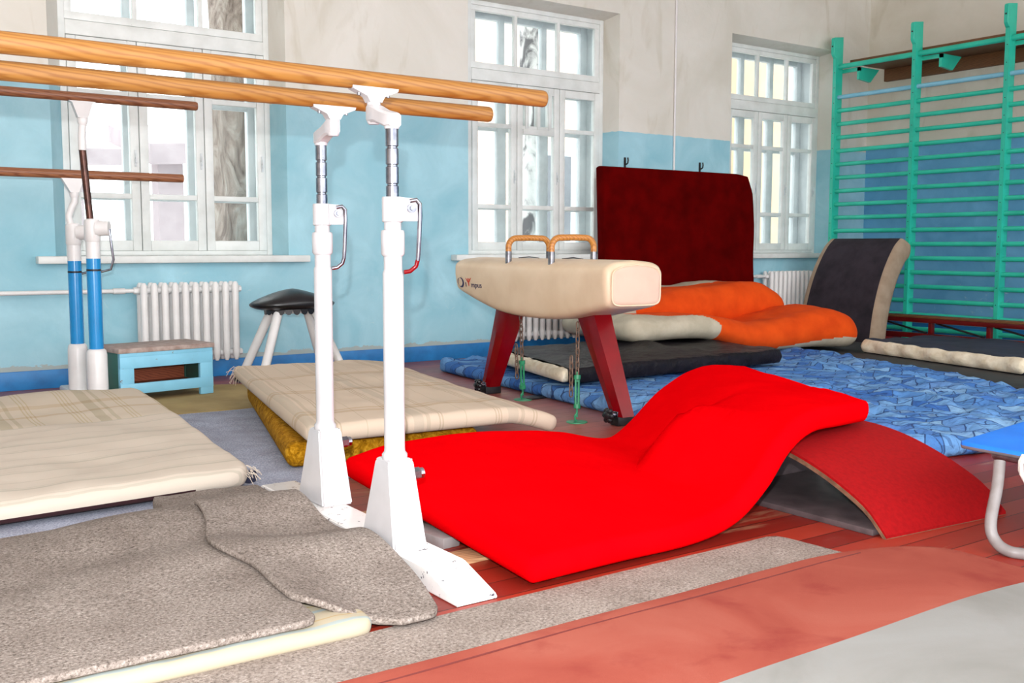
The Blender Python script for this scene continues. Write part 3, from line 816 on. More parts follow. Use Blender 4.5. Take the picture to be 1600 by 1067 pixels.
def navy_z(u, v): return 0.036
Pn = quad((7.36, 3.95), (9.0, 3.7), (9.05, 5.75), (7.80, 5.68), navy_z)
g = cushion(Pn, 1.5, 2.05, 0.115, 0.05, 30, 40, top=lambda u, v: 0.018 * fbm(u * 3, v * 5, 1.6, 3) - 0.02 * u,
            split=lambda u, v, du, dv, tp: 'foam' if (u < 0.5 and du < 0.05 + 0.03 * noise.noise(Vector((v * 9, 1, 0))) and (tp or du < 0.03)) else 'cover',
            side=lambda u, v, gg: Vector((-0.02 * math.sin(v * 40) * (1 - gg), 0, 0)) if u < 0.1 else None, R=0.06)
nv_ = empty('folded_mat', (8.2, 4.9, 0.036), 'dark navy mat with an open cream foam edge, on the black mat', 'mat')
mesh_obj('cover', *g['cover'][:2], 'navy_cloth', nv_, g['cover'][2], 60)
mesh_obj('foam_edge', *g['foam'][:2], 'foam', nv_, g['foam'][2], 60)['label'] = 'cream foam edge'

slab('denim_mat', quad((3.68, 2.80), (6.15, 2.3), (7.4, 6.3), (4.10, 6.88)), 3.0, 4.1, lambda u, v: 0.085 if u < 0.98 else 0.06, 0.05, 'denim',
     'large puffy mat sewn from blue denim patches, on the floor under the black vinyl mat', 'mat', nu=110, nv=130, R=0.08,
     top=lambda u, v: (0.034 * fbm(u * 3.0, v * 4.1, 2.2, 5.0, 3) + 0.05 * (0.35 - abs(noise.noise(Vector((u * 13 + v * 7, v * 15 - u * 6, 2))))) + 0.02 * noise.noise(Vector((u * 34, v * 40, 7)))) * (0.3 if (u < 0.75 and 0.45 < v < 0.97) else 1.0),
     side=lambda u, v, gg: Vector((0.03 * noise.noise(Vector((u * 16, v * 16, 4))) * (1 - gg), 0.03 * noise.noise(Vector((u * 16, v * 16, 9))) * (1 - gg), 0)))

# black vinyl mat with torn end
Pv = quad((3.98, 5.02), (6.02, 5.06), (6.3, 6.5), (4.3, 6.3), 0.115)
g = cushion(Pv, 2.1, 1.35, 0.10, 0.02, 44, 30, top=lambda u, v: 0.014 * fbm(u * 4, v * 2, 2.5, 8) + 0.05 * math.exp(-((u - 0.62) / 0.05) ** 2 - ((v - 0.72) / 0.3) ** 2),
            split=lambda u, v, du, dv, tp: 'foam' if (u < 0.5 and du < 0.016 and v > 0.04) else 'cover')
bv = empty('vinyl_mat', (5.1, 5.7, 0.115), 'shiny black vinyl mat with white foam at its torn end, lying on the denim mat', 'mat')
mesh_obj('cover', *g['cover'][:2], 'black_vinyl', bv, g['cover'][2], 40)
P2 = lambda u, v: Pv(-0.03 + 0.05 * u, 0.03 + 0.97 * v) + Vector((0, 0, 0.004))
g2 = cushion(P2, 0.09, 1.3, 0.085, 0.035, 6, 40, top=lambda u, v: 0.012 * noise.noise(Vector((u * 3, v * 22, 1))), R=0.03,
             side=lambda u, v, gg: Vector((0.02 * noise.noise(Vector((u * 4, v * 30, 3))) * (1 - gg), 0, 0)))[0]
mesh_obj('foam_edge', g2[0], g2[1], 'foam', bv, g2[2], 60)['label'] = 'white foam filling'

# dark red mat standing against the wall
dr = empty('standing_mat', (7.2, 7.38, 0), 'tall dark red mat standing upright against the wall between two windows', 'mat')
def Pdr(u, v):
    x = 6.21 + 2.02 * u + 0.05 * (1 - v) * u
    lean = 0.09 * v
    zz = 1.72 * v
    if u > 0.9: zz -= 0.02 * (u - 0.9) / 0.1 * v; x -= 0.05 * max(0, (u - 0.93) / 0.07) * max(0, (v - 0.9) / 0.1)
    bul = 0.02 * math.sin(v * 9 + 1) * u ** 6
    return Vector((x + bul, 7.455 + lean * 0.9 - 0.045, zz))
g = cushion(lambda u, v: Pdr(u, v), 2.05, 1.72, 0.12, 0.016, 30, 30, top=lambda u, v: 0.008 * fbm(u * 3, v * 3, 2, 2))[0]
mesh_obj('mat_body', g[0], g[1], 'dark_red', dr, g[2], 50)

# orange folded mattress
om = empty('folded_mattress', (6.7, 6.3, 0), 'orange folded mattress with greige sides, slumped in front of the dark red mat', 'mattress')
cf = curve([(0, 0.20), (0.25, 0.19), (0.5, 0.24), (0.75, 0.30), (0.92, 0.29), (1.0, 0.22)])
co = curve([(0, 0.225), (0.3, 0.225), (0.5, 0.10), (0.8, 0.09), (1.0, 0.06)])
Po = quad((5.25, 5.85), (7.95, 5.72), (8.15, 7.0), (5.35, 7.0), lambda u, v: co(u))
def otop(u, v): return 0.02 * fbm(u * 3, v * 2, 1.8, 4) - 0.035 * math.exp(-((u - 0.55) / 0.12) ** 2 - ((v - 0.45) / 0.25) ** 2) + 0.05 * math.exp(-((u - 0.85) / 0.12) ** 2 - ((v - 0.35) / 0.3) ** 2)
def osplit(u, v, du, dv, tp):
    left = u < 0.08 or v < 0.34 * (1 - u / 0.33) + 0.03 * noise.noise(Vector((u * 9, 3, 1)))
    if tp: return 'side' if left else 'top'
    if u > 0.9 and du < 0.02: return 'top'
    lim = 0.16 if u < 0.6 else max(0.008, 0.05 - 0.14 * (u - 0.6))
    return 'top' if (v < 0.5 and u >= 0.33 and dv < lim) else 'side'
g = cushion(Po, 2.75, 1.25, lambda u, v: cf(u), 0.16, 150, 90, top=otop, R=0.22, split=osplit, rim=[0, 0.02, 0.05, 0.08, 0.12, 0.17, 0.22, 0.28, 0.35, 0.43, 0.52, 0.62, 0.74, 0.87, 1.0])
mesh_obj('orange_cover', *g['top'][:2], 'orange', om, g['top'][2], 70)
mesh_obj('side_panel', *g['side'][:2], 'greige', om, g['side'][2], 70)['label'] = 'greige side panel'
Pf = quad((5.45, 6.38), (7.72, 6.40), (7.80, 7.25), (5.55, 7.25), 0.27)
cf2 = curve([(0, 0.24), (0.3, 0.30), (0.55, 0.35), (0.85, 0.37), (1.0, 0.25)])
def fsplit(u, v, du, dv, tp):
    if not tp: return 'side' if v > 0.5 else 'top'
    edge = 0.60 - 0.16 * u + 0.12 * max(0, u - 0.7) / 0.3 * 3
    if v > edge + 0.02 * noise.noise(Vector((u * 6, 1, 5))): return 'side'
    if u < 0.14: return 'side'
    return 'top'
g = cushion(Pf, 2.3, 0.85, lambda u, v: cf2(u), 0.15, 50, 34, top=lambda u, v: 0.02 * fbm(u * 3, v, 2, 6), R=0.15, split=fsplit)
mesh_obj('folded_cover', *g['top'][:2], 'orange', om, g['top'][2], 70)
mesh_obj('folded_panel', *g['side'][:2], 'greige', om, g['side'][2], 70)['label'] = 'greige underside folded over'

# charcoal mat leaning on the wall bars
lm = empty('leaning_mat', (8.8, 6.6, 0), 'thick charcoal mat with tan edges leaning against the wall bars', 'mat')
cx = curve([(0, 8.66, 0.0), (0.3, 8.74, 0.36), (0.6, 8.88, 0.70), (0.85, 9.07, 0.97), (1.0, 9.23, 1.09)])
def Pl(u, v):   # u along Y (far to near), v up the mat; the outside face is what we see
    x, z = cx(v)
    y = lerp(7.12 + 0.02 * v, 6.16 + 0.05 * v, u)
    return Vector((x, y, z))
def Pl2(u, v):
    p = Pl(u, v); e = 0.01
    d = Pl(u, min(1, v + e)) - Pl(u, max(0, v - e)); n = Vector((d.z, 0, -d.x)).normalized()
    return p + n * 0.24
g = cushion(Pl2, 0.95, 1.28, 0.24, 0.05, 24, 30, top=lambda u, v: 0.012 * math.sin(v * 5) * 0,
            split=lambda u, v, du, dv, tp: 'side' if (du < 0.07 and u < 0.5) or (du < 0.05) or not tp else 'face')
mesh_obj('face_panel', *g['face'][:2], 'charcoal', lm, g['face'][2], 60)
mesh_obj('side_band', *g['side'][:2], 'tan', lm, g['side'][2], 60)['label'] = 'tan edge band'

# ------------------------------------------------------------------ pommel horse
AX = Vector((0.056, 0.998, 0)).normalized(); SX = Vector((AX.y, -AX.x, 0))
HC = Vector((3.745, 4.93, 0))
FOOT_S = -0.07
def hp(a, s, z): return HC + AX * a + SX * s + Vector((0, 0, z))
ph = empty('pommel_horse', (3.74, 4.92, 0), 'cream leather pommel horse on two red legs, two wooden grips on top', 'pommel horse')
HW, HE = 0.195, 0.29
def hsec(a, zb, inset=0.0, nn=40):
    ring = []
    ht = 0.905
    w = HW - inset
    zt, zb = ht - inset, zb + inset
    for k in range(nn):
        t = 2 * PI * k / nn
        c, s = math.cos(t), math.sin(t)
        e = HE
        x = math.copysign(abs(c) ** e, c) * w; z = math.copysign(abs(s) ** e, s)
        zz = (zt + zb) / 2 + z * (zt - zb) / 2
        # crown on top, narrower below
        if z > 0: zz -= 0.03 * (abs(x) / w) ** 2 * z
        x *= 1.0 - 0.09 * max(0, -z)
        ring.append(hp(a, x, zz))
    return ring
cz = curve([(-0.82, 0.652), (-0.58, 0.606), (-0.36, 0.566), (0.0, 0.55), (0.34, 0.568), (0.62, 0.625), (0.86, 0.690)])
rings = []
for d in (0.035, 0.012, 0.0): rings.append(hsec(-0.82 + (0.03 if d == 0.0 else 0.0 if d > 0.02 else 0.008), cz(-0.8), d))
for i in range(19): rings.append(hsec(-0.77 + 1.58 * i / 18, cz(-0.77 + 1.58 * i / 18)))
for d in (0.0, 0.012, 0.035): rings.append(hsec(0.86 - (0.03 if d == 0.0 else 0.0 if d > 0.02 else 0.008), cz(0.84), d))
body = MB().loft(rings).build('body', 'horse', ph, 60)
# end panel with piping
def epath(ins, a):
    pts = []
    for k in range(40):
        t = 2 * PI * k / 40; c, s = math.cos(t), math.sin(t); e = 0.30
        x = math.copysign(abs(c) ** e, c) * (0.163 - ins); z = math.copysign(abs(s) ** e, s)
        zz = 0.772 + z * (0.108 - ins)
        if z > 0: zz -= 0.028 * (abs(x) / 0.163) ** 2 * z
        pts.append(hp(a, x, zz))
    return pts
MB().loft([epath(0.0, -0.815), epath(0.0, -0.826), epath(0.006, -0.831), epath(0.02, -0.833)]).build('end_panel', 'horse_end', ph, 60)
MB().tube(epath(-0.001, -0.826), 0.005, 8, closed=True).build('piping', 'horse', body, 80)
for a in (-0.235, 0.235):
    path = []
    for s, z in ((-0.15, 0.945), (-0.15, 0.975)): path.append((s, z))
    for k in range(1, 8):
        t = PI - k * PI / 2 / 8; path.append((-0.15 + 0.058 + 0.058 * math.cos(t), 0.972 + 0.056 * math.sin(t)))
    path.append((-0.09, 1.028)); path.append((0.0, 1.03)); path.append((0.09, 1.028))
    for k in range(1, 8):
        t = PI / 2 - k * PI / 2 / 8; path.append((0.15 - 0.058 + 0.058 * math.cos(t), 0.972 + 0.056 * math.sin(t)))
    for s, z in ((0.15, 0.975), (0.15, 0.945)): path.append((s, z))
    gr = MB().tube([hp(a, s, z) for s, z in path], 0.0185, 14).build('pommel_grip', 'grip_wood', ph, 70)
    for s in (-0.15, 0.15):
        MB().cyl(hp(a, s, 0.87), hp(a, s, 0.947), 0.0195, n=16).build('ferrule', 'steel', gr, 50)
    MB().tube([hp(a - 0.01, -0.08, 0.907), hp(a, 0.0, 0.912), hp(a + 0.01, 0.08, 0.905)], [0.006, 0.011, 0.005], 8, squash=(0.35, 1)).build('slot_flap', 'dark_steel', gr)
# legs
def leg(a0, z0, a1, w0, w1, d0, d1):
    rings = []
    for k in range(9):
        t = k / 8
        a = lerp(a0, a1, t); z = lerp(z0, 0.05, t); w = lerp(w0, w1, t ** 0.8); d = lerp(d0, d1, t)
        rings.append([hp(a - w / 2, -d / 2, z), hp(a - w / 2, 0, z), hp(a - w / 2, d / 2, z), hp(a + w / 2, d / 2, z), hp(a + w / 2, 0, z), hp(a + w / 2 + 0.0, -d / 2, z), hp(a, -d / 2 - 0.012, z)])
    return MB().loft(rings)
for sgn, a0, a1 in ((-1, -0.44, -0.72), (1, 0.44, 0.70)):
    l = leg(a0, 0.60 if sgn < 0 else 0.59, a1, 0.175, 0.105, 0.12, 0.08).build('leg', 'red_metal', ph, 20)
    f = MB().box(hp(a1, 0.0, 0.026), (0.12, 0.075, 0.05), math.atan2(SX.y, SX.x), 0.006)
    f.build('foot_bar', 'dark_steel', l)
    kb = MB()
    c0 = hp(a1, -0.10, 0.06)
    for k in range(6):
        t = 2 * PI * k / 6; kb.ball(c0 + AX * 0.028 * math.cos(t) + Vector((0, 0, 0.028 * math.sin(t))), 0.017, seg=8, rings=6)
    kb.ball(c0, 0.03, (0.8, 1, 1), 10, 8)
    kb.build('knob', 'black_leather', l)
    MB().cyl(hp(a1, -0.09, 0.06), hp(a1, -0.035, 0.06), 0.012, n=8).box(hp(a1, -0.045, 0.06), (0.02, 0.04, 0.04), 0, 0.004).build('bolt', 'chrome', l)
# anchoring chains
for a, px_, py_ in ((0.33, 3.79, 5.27), (-0.50, 3.55, 4.42)):
    top = hp(a * 0.75, -0.06, 0.575); bot = Vector((px_, py_, 0.0))
    top = Vector((bot.x, bot.y, 0.0)) * 0.35 + Vector((top.x, top.y, 0)) * 0.65 + Vector((0, 0, 0.553))
    ch = empty('anchor_chain', bot, 'rusty chain with green turnbuckle under the pommel horse, ' + ('by its far red leg' if a > 0 else 'by its near red leg'), 'chain', 'chains holding the pommel horse down')
    d = (top - bot); L = d.length; t = d.normalized(); n1 = t.cross(Vector((0, 1, 0))).normalized(); n2 = t.cross(n1)
    def link_path(c, nn, h, w):
        pts = []
        for k in range(12):
            an = 2 * PI * k / 12; zz = math.sin(an); xx = math.cos(an)
            pts.append(c + nn * xx * w + t * (zz * w + math.copysign(h - w, zz) if abs(zz) > 1e-3 else 0))
        return pts
    s = L * 0.50; k = 0; m = MB()
    while s < L - 0.005:
        m.tube(link_path(bot + t * s, n1 if k % 2 else n2, 0.024, 0.011), 0.0042, 6, closed=True); s += 0.037; k += 1
    for q in range(6):    # slack tail hanging beside
        m.tube(link_path(bot + t * (L * 0.62 - q * 0.037) + Vector((-0.028, 0.02, 0)), n1 if q % 2 else n2, 0.024, 0.011), 0.0042, 6, closed=True)
    m.build('chain_links', 'rust', ch, 60)
    b = MB()
    for q in (-1, 1): b.tube([bot + t * (L * 0.16) + n1 * 0.011 * q, bot + t * (L * 0.44) + n1 * 0.011 * q], 0.0065, 8)
    for q in (0.155, 0.445): b.cyl(bot + t * (L * q - 0.012), bot + t * (L * q + 0.012), 0.02, n=10)
    b.cyl(bot + t * L * 0.05, bot + t * L * 0.2, 0.006, n=8); b.cyl(bot + t * L * 0.4, bot + t * L * 0.5, 0.006, n=8)
    b.tube([bot + t * L * 0.09 + n1 * 0.0, bot + t * L * 0.06 + n1 * 0.015, bot + t * L * 0.03 + n1 * 0.012, bot + Vector((0, 0, 0.004))], 0.006, 8)
    b.build('turnbuckle', 'green_metal', ch, 50)
    MB().lathe((bot.x, bot.y), [(0.06, 0.0), (0.058, 0.005), (0.02, 0.008)], 18).build('floor_plate', 'green_metal', ch, 50)
tag(MB().box((3.98, 5.29, 0.006), (0.34, 0.10, 0.012), 0.1, 0.003).build('floor_plate_strip', 'dark_steel', None, 30, (3.98, 5.29, 0)), 'flat dark steel strip on the floor beside the horse\'s far red leg', 'plate')

# printed mark on the flank of the horse
def flank(a, z, off=0.0015):
    # follow the leather: sample the side half width
    zt, zb = 0.905, cz(a)
    zz = max(-1, min(1, (z - (zt + zb) / 2) / ((zt - zb) / 2)))
    k = abs(zz) ** (1 / HE); t = math.asin(min(1, k)); w = HW * (math.cos(t) ** HE) * (1 - 0.09 * max(0, -zz))
    return hp(a, -(w + off), z)
def placer(a0, z0, k=1.0): return lambda x, y, z: flank(a0 - x * k, z0 + y, 0.0012 + z)
text_mesh('printed_lettering', 'l', 'ink', body, 0.040, placer(0.708, 0.716), squeeze=2.2)
text_mesh('printed_lettering', 'mpus', 'ink', body, 0.050, placer(0.628, 0.714), squeeze=1.3)
v = []; NK = 32
for k in range(NK + 1):
    t = 2 * PI * k / NK
    v.append(flank(0.762 - 0.040 * math.cos(t), 0.741 + 0.033 * math.sin(t), 0.0016))
for k in range(NK + 1):
    t = 2 * PI * k / NK
    v.append(flank(0.772 - 0.034 * math.cos(t) + 0.004, 0.744 + 0.027 * math.sin(t), 0.0016))
mesh_obj('printed_letter_o', v, [(k, k + 1, NK + 2 + k, NK + 1 + k) for k in range(NK)], 'ink', body)
fig = MB()
def fq(pts): fig._add([flank((q[0] - 0.722) * 0.8 + 0.658, q[1], 0.0020) for q in pts], [tuple(range(len(pts)))])
fq([(0.728, 0.722), (0.716, 0.722), (0.712, 0.748), (0.732, 0.748)])
fq([(0.736, 0.744), (0.768, 0.770), (0.760, 0.773), (0.718, 0.752)]); fq([(0.708, 0.744), (0.676, 0.772), (0.684, 0.775), (0.726, 0.752)])
fq([(0.722 + 0.012 * math.cos(2 * PI * k / 10), 0.7655 + 0.007 * math.sin(2 * PI * k / 10)) for k in range(10)])
fig.build('printed_figure', 'ink_red', body, None)['label'] = 'red figure standing for a letter'

# ------------------------------------------------------------------ vaulting buck
vb = empty('vaulting_buck', (2.93, 6.9, 0), 'black leather topped vaulting buck on white splayed legs, by the wall beneath the left window', 'vaulting buck')
rings = []
for i in range(17):
    t = -1 + 2 * i / 16; w = max(0.04, (1 - abs(t) ** 2.6)) ; x = 2.93 + 0.31 * t
    hgt = 0.035 + 0.075 * max(0, 1 - abs(t) ** 1.25)
    rings.append([(x, 6.9 + 0.19 * (w ** 0.5) * math.cos(a), 0.565 + (hgt if math.sin(a) > 0 else 0.05) * math.sin(a) * (w ** 0.4)) for a in [2 * PI * k / 20 for k in range(20)]])
MB().loft(rings).build('padded_top', 'black_leather', vb, 70)
sk = MB()
for k in range(22):
    a = 2 * PI * k / 22; x, y = 2.93 + 0.20 * math.cos(a), 6.9 + 0.135 * math.sin(a)
    d = Vector((-math.sin(a) * 0.20, math.cos(a) * 0.135, 0)).normalized(); n = Vector((d.y, -d.x, 0))
    pts = [Vector((x, y, 0.545)) + d * (0.028 * math.cos(q)) + Vector((0, 0, -0.052 * max(0, math.sin(q)) ** 0.7)) for q in [PI * j / 8 for j in range(9)]]
    sk.prism(pts, n * 0.006)
sk.build('scalloped_skirt', 'black_leather', vb, 40)
MB().span(2.77, 3.09, 6.81, 6.99, 0.50, 0.552, 0.01).build('seat_block', 'old_white', vb)
for sx in (-1, 1):
    for sy in (-1, 1):
        l = MB().tube([(2.93 + sx * 0.13, 6.9 + sy * 0.06, 0.535), (2.93 + sx * 0.33, 6.9 + sy * 0.20, 0.012)], [0.033, 0.030], 16).build('leg', 'old_white', vb, 50)
        MB().lathe((2.93 + sx * 0.333, 6.9 + sy * 0.202), [(0.034, 0.0095), (0.036, 0.03), (0.031, 0.045)], 14).build('rubber_foot', 'black_mat', l, 50)

# ------------------------------------------------------------------ blue step box
bx = empty('step_box', (1.9, 6.8, 0), 'worn pale blue wooden step box with dark green side, in front of the left radiator', 'step box')
A = Vector((1.625, 6.50, 0.012)); uF = Vector((0.985, 0.172, 0)).normalized(); uD = Vector((-uF.y, uF.x, 0))
rzb = math.atan2(uF.y, uF.x)
def bpt(s, d, z): return A + uF * s + uD * d + Vector((0, 0, z))
LW, DP, HB = 0.625, 0.37, 0.318
MB().box(bpt(LW / 2, DP / 2, HB), (LW + 0.02, DP + 0.02, 0.03), rzb, 0.005).build('top_board', 'step_top', bx)
MB().box(bpt(LW / 2, 0.012, HB - 0.028), (LW, 0.024, 0.03), rzb, 0.003).box(bpt(LW / 2, 0.010, HB - 0.076), (LW - 0.0, 0.022, 0.072), rzb, 0.003).build('front_board', 'step_blue', bx)
MB().box(bpt(LW / 2, 0.010, 0.078), (LW, 0.024, 0.066), rzb, 0.003).build('lower_rail', 'step_blue', bx)
for s, w in ((0.045, 0.09), (LW - 0.045, 0.09)):
    MB().box(bpt(s, 0.016, 0.155), (w, 0.03, 0.31), rzb, 0.003).build('front_leg', 'step_blue', bx)
for s in (0.012, LW - 0.012):
    MB().box(bpt(s, DP / 2 + 0.012, 0.18), (0.022, DP - 0.03, 0.26), rzb, 0.003).build('side_panel', 'step_green', bx)
    MB().box(bpt(s, DP - 0.02, 0.155), (0.03, 0.04, 0.31), rzb, 0.003).build('back_leg', 'step_green', bx)
MB().box(bpt(LW / 2, DP - 0.02, 0.19), (LW - 0.06, 0.02, 0.24), rzb).build('back_panel', 'inner_wood', bx)
MB().box(bpt(LW / 2, DP / 2, 0.07), (LW - 0.06, DP - 0.06, 0.018), rzb).build('bottom_board', 'inner_wood', bx)


# ------------------------------------------------------------------ old parallel bars by the left window
ob = empty('parallel_bars', (1.48, 6.7, 0), 'older parallel bars with blue and white posts and brown rails, before the left window', 'parallel bars')
MB().span(1.41, 1.55, 6.2, 7.2, 0.0, 0.06, 0.012).build('base_beam', 'old_white', ob)
def old_post(x, y, zc, name='upright'):
    p = MB().cyl((x, y, 0.34), (x, y, zc - 0.235), 0.041, n=24).build('post', 'blue_metal', ob, 60)
    MB().lathe((x, y), [(0.062, 0.055), (0.060, 0.32), (0.055, 0.345), (0.044, 0.355)], 24).build('boot', 'old_white', p, 50)
    MB().cyl((x, y, zc - 0.24), (x, y, zc - 0.02), 0.0405, n=24).build('upper_sleeve', 'old_white', p, 60)
    MB().lathe((x, y), [(0.0418, zc - 0.31), (0.0424, zc - 0.308), (0.0424, zc - 0.30), (0.0418, zc - 0.298)], 24).build('dark_ring', 'dark_steel', p, 60)
    MB().lathe((x, y), [(0.042, zc - 0.135), (0.047, zc - 0.125), (0.047, zc - 0.015), (0.040, zc), (0.022, zc + 0.004)], 24).cyl((x + 0.02, y - 0.02, zc - 0.055), (x + 0.085, y - 0.055, zc - 0.055), 0.048, 0.044, 18).build('clamp_collar', 'old_white', p, 50)
    MB().tube([(x + 0.085, y - 0.05, zc - 0.06), (x + 0.095, y - 0.05, zc - 0.16), (x + 0.105, y - 0.045, zc - 0.24), (x + 0.09, y - 0.035, zc - 0.30), (x + 0.04, y - 0.01, zc - 0.315)], 0.0075, 10).build('clamp_lever', 'chrome', p, 60)
    return p
pa = old_post(1.492, 6.5, 1.135); pb = old_post(1.474, 6.92, 1.115)
MB().tube([(1.482, 6.5, 1.12), (1.452, 6.5, 1.55)], 0.021, 16).build('extension_rod', 'bronze_rod', pa, 60)
MB().tube([(1.452, 6.5, 1.54), (1.452, 6.5, 1.62), (1.458, 6.5, 1.70)], [0.024, 0.022, 0.022], 14).lathe((1.459, 6.5), [(0.02, 1.68), (0.03, 1.705), (0.03, 1.73), (0.022, 1.74)], 16).prism([(1.43, 6.475, 1.73), (1.488, 6.475, 1.73), (1.515, 6.475, 1.815), (1.535, 6.475, 1.825), (1.38, 6.475, 1.825), (1.40, 6.475, 1.815)], (0, 0.05, 0)).build('rail_bracket', 'old_white', pa, 40)
MB().tube([(1.462, 6.92, 1.10), (1.45, 6.92, 1.16), (1.468, 6.92, 1.215), (1.488, 6.92, 1.25), (1.488, 6.92, 1.30)], [0.022, 0.021, 0.021, 0.022, 0.024], 14).lathe((1.488, 6.92), [(0.026, 1.28), (0.03, 1.30), (0.024, 1.32)], 16).prism([(1.462, 6.895, 1.31), (1.512, 6.895, 1.31), (1.54, 6.895, 1.385), (1.55, 6.895, 1.398), (1.41, 6.895, 1.398), (1.42, 6.895, 1.385)], (0, 0.05, 0)).build('rail_bracket', 'old_white', pb, 40)
for yy, zz, xe in ((6.5, 1.85, 2.145), (6.92, 1.424, 2.178)):
    MB().tube([(-1.35, yy, zz - 0.0), (xe - 0.01, yy, zz), (xe, yy, zz)], [0.026, 0.026, 0.022], 20, squash=(1.08, 0.9)).build('rail', 'brown_wood', ob, 60)
MB().span(-1.05, -0.91, 6.2, 7.2, 0.0, 0.06, 0.012).build('base_beam', 'old_white', ob)
for yy, zz in ((6.5, 1.83), (6.92, 1.40)): MB().cyl((-0.98, yy, 0.05), (-0.98, yy, zz), 0.038, n=16).build('post', 'blue_metal', ob, 60)

# ------------------------------------------------------------------ coverings on the left
slab('khaki_canvas', quad((1.60, 5.89), (3.75, 5.89), (3.85, 6.5), (1.60, 7.30), lambda u, v: 0.001), 2.2, 1.4, 0.008, 0.005, 'khaki',
     'khaki canvas sheet on the floor under the blue step box', 'sheet', nu=40, nv=30, top=lambda u, v: 0.002 * fbm(u * 4, v * 3, 1.5, 7))
def Pgc(u, v):
    x = lerp(-0.4, 2.9, u); k = min(1, max(0, (x - 1.27) / 0.15))
    return Vector((x, lerp(lerp(3.57, 3.88, k), 5.89, v), 0.0))
slab('grey_carpet', Pgc, 3.3, 2.1, 0.009, 0.005, 'grey_carpet',
     'blue-grey carpet on the floor between the two striped mattresses', 'carpet', nu=50, nv=40, top=lambda u, v: 0.003 * fbm(u * 5, v * 3, 1.5, 1))

m1 = empty('striped_mattress', (0.8, 5, 0.012), 'beige mattress in striped cloth on the blue-grey carpet, at the left edge', 'mattress')
z1 = curve([(0, 0.024), (0.2, 0.026), (0.6, 0.05), (0.85, 0.075), (1, 0.04)])
P1 = quad((-0.25, 3.74), (1.47, 3.86), (1.56, 5.98), (-0.25, 6.0), lambda u, v: z1(v) * (0.75 + 0.25 * u) + 0.0)
g = cushion(P1, 1.75, 2.2, lambda u, v: 0.085 + 0.03 * math.sin(PI * v) + 0.03 * v, 0.05, 50, 60, R=0.12,
            top=lambda u, v: 0.012 * fbm(u * 3, v * 4, 1.7, 2) + 0.03 * math.exp(-((v - 0.9) / 0.12) ** 2 - ((u - 0.75) / 0.2) ** 2),
            split=lambda u, v, du, dv, tp: 'under' if (not tp and v < 0.5 and u < 0.86 and 0.008 < dv < 0.2) else 'cover')
mesh_obj('cover', *g['cover'][:2], 'stripe1', m1, g['cover'][2], 70)
mesh_obj('maroon_edge', *g['under'][:2], 'maroon', m1, g['under'][2], 70)['label'] = 'maroon cloth along the bottom edge'
MB().box((1.475, 3.94, 0.05), (0.05, 0.04, 0.05), 0.5, 0.012).build('corner_patch', 'navy_cloth', m1)['label'] = 'navy cloth showing at the torn corner'
fr_ = MB()
for k in range(16):
    b0 = Vector((1.465 + random.uniform(-0.03, 0.01), 3.88 + random.uniform(-0.03, 0.06), 0.085 + random.uniform(-0.01, 0.02)))
    d = Vector((random.uniform(0.01, 0.05), random.uniform(-0.03, 0.03), random.uniform(-0.05, -0.01)))
    fr_.tube([b0, b0 + d * 0.6 + Vector((0, 0, 0.008)), b0 + d], 0.0014, 5)
fr_.build('frayed_thread', 'stripe1', m1)['kind'] = 'stuff'

slab('mustard_mattress', quad((1.71, 4.13), (2.64, 4.0), (2.92, 5.88), (2.26, 6.06), 0.013), 1.0, 1.97, lambda u, v: 0.115 + 0.035 * v, 0.05, 'gold',
     'mustard plush mattress under the beige plaid mattress', 'mattress', nu=30, nv=50, R=0.06, top=lambda u, v: -0.004)
m2 = empty('plaid_mattress', (2.5, 5, 0.14), 'beige plaid mattress lying on the mustard plush mattress', 'mattress')
zc2 = curve([(0, 0.140), (0.5, 0.155), (1, 0.175)])
P2 = quad((1.74, 3.98), (3.02, 3.90), (3.20, 5.92), (2.17, 6.06), lambda u, v: zc2(v) - max(0, u - 0.78) ** 1.5 * 0.75 * (1 - 0.4 * v))
g = cushion(P2, 1.2, 2.1, 0.08, 0.038, 40, 60, R=0.07, top=lambda u, v: 0.010 * fbm(u * 3, v * 4, 1.7, 12) + 0.012 * math.sin(v * 6) * (1 - u))[0]
mesh_obj('cover', g[0], g[1], 'stripe2', m2, g[2], 70)
fr_ = MB()
for k in range(22):
    b0 = Vector((2.185 + random.uniform(-0.03, 0.03), 6.0 + random.uniform(-0.08, 0.05), 0.235 + random.uniform(-0.03, 0.015)))
    d = Vector((random.uniform(-0.07, -0.01), random.uniform(-0.04, 0.03), random.uniform(-0.07, 0.0)))
    fr_.tube([b0, b0 + d * 0.5 + Vector((0, 0, 0.012)), b0 + d], 0.0016, 5)
fr_.build('frayed_thread', 'stripe2', m2)['kind'] = 'stuff'

# ------------------------------------------------------------------ springboard and the red mat over it
sp = empty('springboard', (3.28, 2.6, 0), 'curved red topped springboard on the floor, partly under the bright red mat', 'springboard')
pr = curve([(2.03, 0.012), (2.10, 0.085), (2.17, 0.130), (2.30, 0.190), (2.45, 0.238), (2.60, 0.260), (2.85, 0.262), (3.10, 0.240)])
def bend(x0, x1, dz0, dz1, n=28):
    rg = []
    for i in range(n + 1):
        y = 2.03 + (2.92 - 2.03) * i / n; z = pr(y)
        sk_ = -0.06 * (3.1 - y)
        rg.append([(x0, y - sk_ * 0.0, z - dz0), (x1, y - 0.05 * (3.1 - y), z - dz0), (x1, y - 0.05 * (3.1 - y), z - dz1), (x0, y, z - dz1)])
    return MB().loft(rg)
bend(2.965, 3.61, 0.0, 0.010).build('carpet_top', 'board_red', sp, 30)
bend(2.963, 3.612, 0.0102, 0.026).build('curved_board', 'ply', sp, 30)
